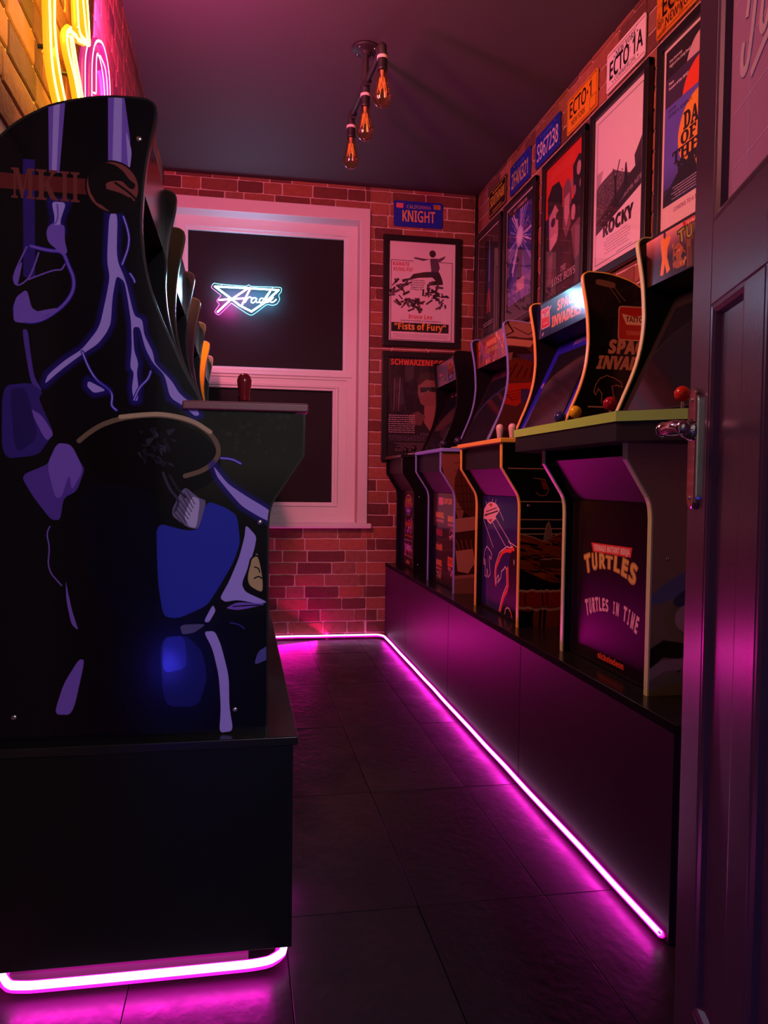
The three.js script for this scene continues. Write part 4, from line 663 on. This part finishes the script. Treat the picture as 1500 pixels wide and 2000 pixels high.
// ---------------------------------------------------------------- number plates
function plateArt(bg, draw) { return canvasTexture(384, 192, (x) => { rect(x, 0, 0, 300, 150, bg); draw(x); }, 300, 150); }
const plates = [
  ['small black and yellow number plate reading SOUTHPAW, nearest the far corner', [0.07, 0.05, 0.03], plateArt('#1f1712', (x) => { x.strokeStyle = '#d8a838'; x.lineWidth = 4; x.beginPath(); x.roundRect(8, 8, 284, 134, 12); x.stroke(); text(x, 'SOUTHPAW', 150, 100, 250, 58, '#e0ae3a'); dashes(x, 60, 240, 22, 1, 10, 9, '#d8a838', 0.1); dashes(x, 70, 230, 122, 1, 10, 8, '#c89a34', 0.1); })],
  ['blue California number plate reading 2FAN321', [0.02, 0.03, 0.3], plateArt('#1f2fae', (x) => { text(x, 'CALIFORNIA', 150, 32, 120, 16, '#5a6ad0', 'regular sans-serif'); text(x, '2FAN321', 150, 122, 256, 76, '#d8b46a', 'regular sans-serif', { stroke: '#d8b46a', sw: 4 }); })],
  ['blue California number plate reading S967238', [0.02, 0.03, 0.3], plateArt('#1f2fae', (x) => { text(x, 'CALIFORNIA', 150, 32, 130, 16, '#5a6ad0', 'regular sans-serif'); text(x, 'S967238', 150, 122, 262, 76, '#d8c0c8', 'regular sans-serif', { stroke: '#d8c0c8', sw: 4 }); })],
  ['orange New York number plate reading ECTO-1', [0.7, 0.28, 0.02], plateArt('#f09a1e', (x) => { x.strokeStyle = '#2a1408'; x.lineWidth = 2.5; x.beginPath(); x.roundRect(7, 7, 286, 136, 12); x.stroke(); text(x, 'ECTO·1', 140, 86, 236, 62, '#2a1408', 'regular sans-serif', { stroke: '#2a1408', sw: 4 }); text(x, 'NEW YORK', 116, 126, 140, 24, '#2a1408', 'regular sans-serif', { stroke: '#2a1408', sw: 3 }); x.strokeRect(232, 92, 56, 46); })],
  ['white New York number plate reading ECTO 1A with rust streaks', [0.7, 0.66, 0.66], plateArt('#f2e8e6', (x) => { line(x, '8,12 292,12', '#a02a3a', 3); line(x, '8,138 292,138', '#a02a3a', 3); text(x, 'NEW YORK', 150, 42, 160, 22, '#1c1620', 'bold serif'); text(x, 'ECTO 1A', 150, 106, 262, 62, '#15121c', 'regular sans-serif', { stroke: '#15121c', sw: 6 }); text(x, 'COMMERCIAL', 150, 130, 170, 17, '#1c1620', 'regular sans-serif', { stroke: '#1c1620', sw: 2 }); for (let i = 0; i < 16; i++) disc(x, rr(150, 190), rr(40, 112), rr(1, 4), 'rgba(170,60,60,0.6)'); for (const [a, b] of [[60, 34], [240, 34], [52, 124], [248, 124]]) disc(x, a, b, 4, '#2a1c20'); })],
  ['rusty yellow New York number plate above the purple and orange poster', [0.5, 0.2, 0.03], plateArt('#d8801c', (x) => { blobs(x, 70, 0, 300, 0, 150, 3, 16, ['rgba(110,44,10,0.35)', 'rgba(60,24,8,0.4)']); line(x, '8,140 292,140', '#5a2808', 3); text(x, 'ECTO·1', 150, 86, 236, 66, '#1c0e08', 'regular sans-serif', { stroke: '#1c0e08', sw: 5 }); text(x, 'NEW YORK', 150, 126, 190, 26, '#1c0e08', 'regular sans-serif', { stroke: '#1c0e08', sw: 4 }); })],
];
const plateShape = new THREE.Shape(); { const r = 0.012, w = 0.1515, h = 0.0765; plateShape.moveTo(-w + r, -h); plateShape.lineTo(w - r, -h); plateShape.absarc(w - r, -h + r, r, -Math.PI / 2, 0); plateShape.lineTo(w, h - r); plateShape.absarc(w - r, h - r, r, 0, Math.PI / 2); plateShape.lineTo(-w + r, h); plateShape.absarc(-w + r, h - r, r, Math.PI / 2, Math.PI); plateShape.lineTo(-w, -h + r); plateShape.absarc(-w + r, -h + r, r, Math.PI, Math.PI * 1.5); }
const plateGeo = uvMetres(new THREE.ExtrudeGeometry(plateShape, { depth: 0.002, bevelEnabled: true, bevelThickness: 0.0012, bevelSize: 0.001, bevelSegments: 1, curveSegments: 5 }));
const plateFace = new THREE.ShapeGeometry(plateShape, 5); { const P = plateFace.attributes.position, U = plateFace.attributes.uv; for (let i = 0; i < P.count; i++) { U.setXY(i, (P.getX(i) + 0.1515) / 0.303, (P.getY(i) + 0.0765) / 0.153); P.setZ(i, 0.0038); } }
function plate(label, rgb, tex, pos, turn, roll = 0) {
  const g = thing('number_plate', label, 'number plate', pos, turn, 'number plates on the brick walls'); g.rotation.z = roll;
  obj('plate', plateGeo, std(rgb, 0.4), g); obj('print', plateFace, std([1, 1, 1], 0.42, { map: tex }), g);
  parts('screw', [-0.088, 0.088].map((x) => new THREE.SphereGeometry(0.004, 10, 6).scale(1, 1, 0.5).translate(x, 0.062, 0.0042)), M.steel, g);
}
plates.forEach(([label, rgb, tex], i) => plate(label, rgb, tex, [PX, 2.578, PL[i]], TR));
plate('blue California number plate reading KNIGHT, above the white poster beside the window', [0.02, 0.03, 0.3], plateArt('#1f2fae', (x) => { rect(x, 14, 14, 42, 28, '#e06a74'); rect(x, 244, 12, 42, 26, '#c88a34'); text(x, '121', 265, 32, 30, 16, '#3a2008'); text(x, 'CALIFORNIA', 152, 42, 150, 20, '#c09a70', 'regular sans-serif', { stroke: '#c09a70', sw: 2 }); text(x, 'KNIGHT', 150, 118, 206, 62, '#e0a860', 'regular sans-serif', { stroke: '#e0a860', sw: 5 }); }), [1.053, 2.586, ZB + 0.0095], 0, 0.004);

// ---------------------------------------------------------------- neon
const smooth2 = (p, n) => new THREE.CatmullRomCurve3(p.map(([a, b, c]) => new THREE.Vector3(a, b, c)), false, 'centripetal').getPoints(n).map((v) => v.toArray());
{
  const g = thing('neon_sign', 'large yellow and pink neon sign high on the left wall behind the lightning cabinet', 'neon sign', [-0.42, 0, 0]);
  const Y = glow([7, 4.3, 0.8]), P = glow([1.35, 1.02, 1.2]);
  const at = (l) => l.map(([z, y]) => [0, y / 1000, z / 1000]);
  const yel = [
    [[-1930, 2420], [-1912, 2200], [-1906, 2021], [-1910, 1953], [-1951, 1891], [-2057, 1820], [-2120, 1760]],
    [[-1850, 2080], [-1862, 1960], [-1877, 1880], [-1913, 1838], [-1982, 1800], [-2040, 1750]],
    [[-2120, 2400], [-2140, 2250], [-2160, 2150], [-2190, 2105], [-2323, 2146]], [[-2240, 2420], [-2262, 2300], [-2300, 2215], [-2323, 2150]], [[-2180, 2410], [-2205, 2270], [-2250, 2180], [-2290, 2140]],
    [[-2080, 2055], [-2033, 2012], [-2058, 1982], [-2130, 1955], [-2200, 1900], [-2230, 1840]], [[-2094, 2045], [-2149, 2005], [-2230, 1950], [-2270, 1890]], [[-2070, 2030], [-2110, 1992], [-2180, 1950], [-2230, 1890]], [[-2070, 2045], [-2149, 2073], [-2168, 2076], [-2312, 2140]],
    [[-1930, 2420], [-2020, 2470], [-2120, 2400]],
  ];
  const pink = [
    [[-2258, 1860], [-2258, 1965], [-2260, 2067], [-2290, 2125]], [[-2340, 1860], [-2352, 2016], [-2360, 2117], [-2404, 2189], [-2478, 2239], [-2556, 2262], [-2640, 2235], [-2672, 2150], [-2680, 1980], [-2690, 1860]],
    [[-2420, 2060], [-2428, 2165], [-2477, 2190], [-2540, 2160], [-2570, 2080], [-2580, 1900]], [[-2500, 2205], [-2580, 2205], [-2620, 2130], [-2635, 1900]],
  ];
  const jY = std([0.06, 0.03, 0.003], 0.5, { emissive: lin(1.3, 0.5, 0.012) }), jP = std([0.06, 0.004, 0.02], 0.5, { emissive: lin(0.6, 0.015, 0.22) }), jacket = (l) => tube(at(l).map(([x, y, z]) => [x - 0.004, y, z]), 0.0088, false, 44);
  for (const l of yel) obj('jacket', jacket(l), jY, g);
  for (const l of pink) obj('jacket', jacket(l), jP, g);
  for (const l of yel) obj('yellow_tube', tube(at(l), 0.0064, false, 40), Y, g);
  for (const l of pink) obj('pink_tube', tube(at(l), 0.0054, false, 48), P, g);
  for (const [z, y] of [[-1885, 1905], [-2140, 2262], [-2120, 1965], [-2478, 2235], [-2672, 2100], [-1915, 2300]]) obj('standoff', bar([-0.03, y / 1000, z / 1000], [0, y / 1000, z / 1000], 0.005), M.inner, g);
}
{
  // sign in the window: a cyan triangle, a slanted pink A and white script, on a clear outline-cut sheet
  const g = thing('neon_sign', 'small cyan and pink neon sign reading Arcade on the black upper window pane', 'neon sign', [0.0255, 2.048, ZB - 0.098]);
  const cy = glow([5, 18, 22]), pk = glow([22, 3.5, 17]), wh = glow([5, 5, 5.6]), edgeC = glow([0.45, 1.6, 2.1]), edgeP = glow([1.9, 0.3, 1.5]);
  const q = (l, z = 0.012) => l.map(([x, y]) => [(x - 760) * 0.00034, -(y - 470 - 0.056 * (x - 760)) * 0.00034, z]);
  const straight = (l) => { const p = q(l), out = []; for (let i = 0; i + 1 < p.length; i++) out.push(bar(p[i], p[i + 1], 0.0052, 10), ball(p[i], 0.0052)); out.push(ball(p[p.length - 1], 0.0052)); return out; };
  obj('cyan_tube', straight([[215, 262], [760, 290], [1325, 325], [1080, 545], [850, 700], [640, 590], [480, 460], [215, 262]]), cy, g);
  obj('pink_tube', straight([[265, 705], [480, 500], [800, 285]]), pk, g); obj('pink_tube', straight([[830, 290], [690, 575]]), pk, g); obj('pink_tube', straight([[290, 498], [500, 480], [720, 470]]), pk, g);
  const script = [[[735, 545], [770, 490], [800, 455], [830, 450], [845, 470], [880, 462]], [[930, 470], [895, 462], [850, 500], [850, 545], [890, 545], [935, 490], [940, 470], [930, 530], [960, 545], [1000, 520]], [[1060, 480], [1020, 470], [985, 510], [1000, 550], [1040, 530], [1130, 400], [1170, 350], [1185, 340], [1130, 430], [1090, 510], [1110, 545], [1150, 530]], [[1150, 530], [1200, 490], [1225, 450], [1190, 440], [1170, 490], [1190, 540], [1240, 530], [1285, 490]]];
  for (const l of script) obj('white_tube', tube(q(l, 0.016), 0.0034, false, 40), wh, g);
  const outC = [[170, 230], [200, 200], [300, 215], [740, 250], [800, 225], [860, 255], [1330, 270], [1375, 300], [1370, 350], [1325, 410], [1345, 480], [1300, 560], [1220, 590], [1110, 580], [850, 760], [630, 635], [500, 545]];
  const outP = [[500, 545], [300, 740], [250, 740], [215, 700], [235, 660], [290, 570], [250, 510], [270, 470], [315, 410], [160, 280], [170, 230]];
  obj('acrylic_edge', tube(q(outC, 0.004), 0.0022, false, 110, 0.3, 6), edgeC, g); obj('acrylic_edge', tube(q(outP, 0.004), 0.0022, false, 80, 0.3, 6), edgeP, g);
  for (const [x, y] of [[330, 235], [1215, 285]]) obj('hanger', bar(q([[x, y]])[0], [q([[x, y]])[0][0], q([[x, y]])[0][1] + 0.012, -0.012], 0.002), M.steel, g);
}
{
  const core = glow([3, 1.9, 2.8]), hot = glow([2.4, 0.02, 1.6]), base = std([0.4, 0.02, 0.2], 0.5, { emissive: lin(1.1, 0.0, 0.42) });
  const run = (name, label, p, r, seg) => {
    const g = thing('light_strip', label, 'light strip', [0, 0, 0], 0, 'magenta floor strips');
    obj('jacket', tube(p, r, false, seg, 0.2, 10), hot, g);
    obj('glowing_tube', tube(p.map(([x, y, z, nx = 0, nz = 0]) => [x - nx * r * 0.36, y + r * 0.4, z - nz * r * 0.36]), r * 0.72, false, seg, 0.2, 10), core, g);
    obj('backing_channel', tube(p.map(([x, y, z, nx = 0, nz = 0]) => [x + nx * r * 0.55, y - r * 0.5, z + nz * r * 0.55]), r * 0.78, false, seg, 0.2, 8), base, g);
  };
  const pl = []; const X = 0.8655;
  for (let i = 0; i <= 16; i++) { const z = -1.476 - (4.63 - 1.476) * i / 16; pl.push([X + (i % 5 === 3 ? -0.0012 : rr(-0.001, 0.0006)), 0.019 + rr(-0.0012, 0.0012), z, 1, 0]); }
  pl.push([X - 0.004, 0.019, -4.68, 0.7, -0.7], [X - 0.03, 0.019, -4.722, 0.5, -0.7], [X - 0.07, 0.019, -4.729, 0, -1]);
  for (let i = 1; i <= 8; i++) pl.push([X - 0.07 - i * 0.115, 0.019 + rr(-0.001, 0.001), -4.73, 0, -1]);
  run('light_strip', 'long magenta light strip along the right plinth and the foot of the brick back wall', pl, 0.0078, 260);
  run('light_strip', 'magenta light strip bent round the toe-kick of the left plinth in the foreground', [[-0.434, 0.027, -1.75, 0, 0], [-0.433, 0.027, -1.6], [-0.43, 0.025, -1.53], [-0.41, 0.022, -1.505, 0, -1], [-0.37, 0.021, -1.499, 0, -1], [-0.25, 0.021, -1.4985, 0, -1], [-0.1, 0.0215, -1.4985, 0, -1], [0.02, 0.022, -1.499, 0, -1], [0.058, 0.023, -1.503, -0.3, -0.9], [0.081, 0.025, -1.52, -0.7, -0.7], [0.088, 0.026, -1.56, -1, 0], [0.088, 0.026, -1.7, -1, 0], [0.07, 0.026, -1.9, -1, 0], [0.05, 0.026, -2.2, -1, 0]], 0.0105, 160);
}

// ---------------------------------------------------------------- pipe lamp on the ceiling, unlit
{
  const g = thing('ceiling_lamp', 'dark pipe ceiling lamp with three clear teardrop bulbs, switched off', 'ceiling lamp', [0.494, YC, -3.26]);
  g.rotation.y = 0.06;
  const y = -0.146, I = M.iron;
  const rose = obj('ceiling_rose', lathe([[0, 0], [0.06, 0], [0.06, -0.006], [0.054, -0.011], [0.03, -0.014], [0.018, -0.02], [0.018, -0.03], [0, -0.03]].map(([a, b]) => [a, b]).reverse()), I, g);
  for (const a of [0.8, 2.4, 4, 5.5]) obj('screw', ball([0.043 * Math.cos(a), -0.0125, 0.043 * Math.sin(a)], 0.0045), M.steel, rose);
  obj('stem', [bar([0, -0.02, 0], [0, y, 0], 0.0125), lathe([[0.0125, y + 0.03], [0.018, y + 0.028], [0.018, y + 0.014], [0.0125, y + 0.012]].reverse())], I, g);
  obj('crossbar', bar([0, y, -0.3], [0, y, 0.3], 0.0115), I, g);
  obj('tee', [bar([0, y, -0.035], [0, y, 0.035], 0.0175), bar([0, y + 0.02, 0], [0, y - 0.04, 0], 0.0175), lathe([[0.0175, y - 0.036], [0.02, y - 0.034], [0.02, y - 0.044], [0.0175, y - 0.046]].reverse())], I, g);
  for (const k of [-1, 0, 1]) {
    const z = k * 0.298, b = y - 0.035;
    if (k) obj('elbow', [tube([[0, y, z - k * 0.03], [0, y, z - k * 0.008], [0, y - 0.008, z], [0, y - 0.035, z]], 0.016, false, 16, 0.5, 12), bar([0, y, z - k * 0.034], [0, y, z - k * 0.022], 0.0195), bar([0, y - 0.03, z], [0, y - 0.04, z], 0.0195)], I, g);
    const s = obj('lamp_socket', lathe([[0.012, b], [0.019, b - 0.002], [0.02, b - 0.012], [0.0185, b - 0.013], [0.0185, b - 0.045], [0.02, b - 0.047], [0.02, b - 0.055], [0.0165, b - 0.056], [0.012, b - 0.05]].reverse(), [0, 0, z]), M.inner, g);
    obj('brass_band', lathe([[0.0188, b - 0.004], [0.0208, b - 0.004], [0.0208, b - 0.0145], [0.0188, b - 0.0145]].reverse(), [0, 0, z]), M.brass, s);
    const t = b - 0.052, bulb = obj('bulb', lathe([[0.0155, 0], [0.016, -0.012], [0.019, -0.03], [0.0255, -0.058], [0.0305, -0.078], [0.032, -0.09], [0.0305, -0.102], [0.025, -0.114], [0.015, -0.1215], [0.006, -0.1235], [0, -0.124]].map(([r, h]) => [r * 1.12, h * 1.12]).reverse(), [0, t, z], 28), M.bulb, g);
    const f = []; for (let i = 0; i < 6; i++) { const a = i * Math.PI / 3, c = a + 0.52, p = (r, h, q) => [r * Math.cos(q), t + h, z + r * Math.sin(q)]; f.push(bar(p(0.008, -0.028, a), p(0.018, -0.085, c - 0.2), 0.0009, 6)); f.push(bar(p(0.018, -0.085, c - 0.2), p(0.008, -0.03, a + 1.04), 0.0009, 6)); }
    obj('filament', f, M.filament, bulb); obj('glass_stem', lathe([[0, -0.004], [0.009, -0.004], [0.005, -0.025], [0.003, -0.07], [0, -0.072]].reverse(), [0, t, z], 10), std([0.5, 0.4, 0.35], 0.2), bulb);
  }
}

// ---------------------------------------------------------------- the open door in the right foreground: glazed top, three tall lower panels
{
  const d = structGroup('door_1'); d.position.set(0.701, 0.008, -1.15); d.rotation.y = Math.atan2(-0.956, -0.292);
  const D = M.doorPaint, TH = 0.04, top = 2.02, W = 0.78;
  const bars = { stile: [[0, 0.1, 0, top], [W - 0.1, W, 0, top]], rail: [[0.1, W - 0.1, 0, 0.155], [0.1, W - 0.1, 1.206, 1.328], [0.1, W - 0.1, 1.91, top]], muntin: [[0.245, 0.32, 0.155, 1.206], [0.46, 0.535, 0.155, 1.206]] };
  for (const [n, l] of Object.entries(bars)) for (const [a, b, y0, y1] of l) obj(n, box(a, b, y0, y1, -TH, 0, 0.0025), D, d);
  const openings = [[0.1, 0.245, 0.155, 1.206], [0.32, 0.46, 0.155, 1.206], [0.535, W - 0.1, 0.155, 1.206]];
  // an ovolo moulding inside each opening: a small quarter-round sweep, mitred
  const mould = (a, b, y0, y1, w, dep) => {
    const prof = [[0, -0.001], [w * 0.35, -0.0015], [w * 0.7, -dep * 0.4], [w, -dep]], out = [];
    const loop = (o) => [[a + o, y0 + o], [b - o, y0 + o], [b - o, y1 - o], [a + o, y1 - o]];
    for (let i = 0; i + 1 < prof.length; i++) {
      const L0 = loop(prof[i][0]), L1 = loop(prof[i + 1][0]), P = [];
      for (let k = 0; k < 4; k++) { const m = (k + 1) % 4, A = [...L0[k], prof[i][1]], B = [...L0[m], prof[i][1]], C = [...L1[m], prof[i + 1][1]], E = [...L1[k], prof[i + 1][1]]; P.push(...A, ...B, ...C, ...A, ...C, ...E); }
      const g = new THREE.BufferGeometry(); g.setAttribute('position', new THREE.Float32BufferAttribute(P, 3)); g.computeVertexNormals(); out.push(uvMetres(g));
    }
    return out;
  };
  for (const [a, b, y0, y1] of openings) { const p = obj('panel', box(a - 0.002, b + 0.002, y0 - 0.002, y1 + 0.002, -0.027, -0.012), D, d); obj('panel_moulding', mould(a, b, y0, y1, 0.016, 0.0119), D, p); }
  const glassRect = [0.1, W - 0.1, 1.328, 1.91];
  obj('glazing_moulding', mould(...glassRect, 0.02, 0.014), D, d);
  const glass = obj('glass_pane', box(0.102, W - 0.102, 1.33, 1.908, -0.022, -0.0145), M.doorGlass, d);
  // etched lines and a painted script on the glass
  const zf = -0.0139, etched = []; for (let i = 0; i < 7; i++) etched.push(box(0.136, W - 0.136, 1.385 + i * 0.075, 1.3865 + i * 0.075, zf - 0.0008, zf)); for (const s of [0.2, 0.33, 0.46, 0.59]) etched.push(box(s, s + 0.0012, 1.364, 1.874, zf - 0.0008, zf));
  parts('etched_line', etched, std([1, 0.75, 0.85], 0.6), glass);
  const ink = std([0.95, 0.8, 0.75], 0.55), stroke = (l, r) => { const g = tube(smooth2(l.map(([s, y]) => [s, y - 0.008, zf + 0.0005]), 30), r, false, 40, 0.5, 8); g.translate(0, 0, -zf).scale(1, 1, 0.12).translate(0, 0, zf); return g; };
  for (const [l, r] of [[[[0.19, 1.69], [0.2, 1.63], [0.187, 1.59], [0.181, 1.575], [0.19, 1.6], [0.215, 1.65], [0.232, 1.7]], 0.007], [[[0.232, 1.7], [0.222, 1.62], [0.205, 1.55], [0.186, 1.51], [0.17, 1.512], [0.166, 1.53], [0.172, 1.55]], 0.008], [[[0.25, 1.66], [0.245, 1.58], [0.238, 1.535], [0.25, 1.525], [0.275, 1.56], [0.3, 1.62]], 0.007], [[[0.36, 1.62], [0.32, 1.55], [0.28, 1.52], [0.24, 1.505], [0.205, 1.492]], 0.007], [[[0.3, 1.66], [0.34, 1.6], [0.38, 1.64], [0.42, 1.7]], 0.007]]) obj('painted_lettering', stroke(l, r), ink, glass);
  // lever handle on a long plate, latch bolt in the edge
  const hd = new THREE.Group(); hd.name = 'door_handle'; hd.position.set(0.046, 1.0, 0); d.add(hd);
  const ps = new THREE.Shape(); ps.absarc(0, 0.07, 0.02, 0, Math.PI); ps.absarc(0, -0.07, 0.02, Math.PI, 2 * Math.PI); ps.closePath();
  obj('back_plate', uvMetres(new THREE.ExtrudeGeometry(ps, { depth: 0.004, bevelEnabled: true, bevelThickness: 0.004, bevelSize: 0.003, bevelSegments: 3, curveSegments: 12 })), M.chrome, hd);
  obj('lever', [lathe([[0.0175, 0], [0.0175, 0.006], [0.013, 0.012], [0.0095, 0.02], [0.0095, 0.044], [0, 0.044]]).rotateX(Math.PI / 2).translate(0, 0.03, 0.006), tube([[-0.004, 0.03, 0.048], [0.012, 0.03, 0.05], [0.04, 0.031, 0.05], [0.075, 0.03, 0.049], [0.1, 0.026, 0.046]], 0.0092, false, 24, 0.5, 14), ball([-0.006, 0.03, 0.048], 0.012), ball([0.101, 0.026, 0.046], 0.0105)], M.chrome, hd);
  for (const y of [-0.075, 0.075]) obj('screw', ball([0, y, 0.0085], 0.0035, 1, 1, 0.5), M.steel, hd);
  obj('latch_bolt', [bar([-0.018, 0.925, -0.018], [0.002, 0.925, -0.018], 0.0045), bar([-0.026, 0.925, -0.018], [-0.017, 0.925, -0.018], 0.0078)], M.iron, d);
}
{
  const t = thing('hall_lamp', 'small round ceiling lamp in the hall outside the door', 'lamp', [0.36, 2.1, 1.45]);
  obj('shade', lathe([[0, -0.07], [0.05, -0.055], [0.07, 0], [0.05, 0.055], [0, 0.07]]), std([0.5, 0.5, 0.45], 0.6, { emissive: lin(0.6, 0.62, 0.5) }), t); obj('cord', bar([0, 0.065, 0], [0, 0.4, 0], 0.004), M.inner, t);
  const n = thing('night_lamp', 'small blue night lamp on the hall floor outside the door', 'lamp', [-0.3, 0.2, 0.22]);
  obj('bulb', ball([0, 0, 0], 0.05), std([0.1, 0.1, 0.4], 0.5, { emissive: lin(0.03, 0.03, 0.6) }), n); obj('base', lathe([[0.03, -0.04], [0.02, -0.08], [0.045, -0.19], [0.045, -0.2], [0, -0.2]].reverse()), M.inner, n);
}
renderer.render(scene, camera);
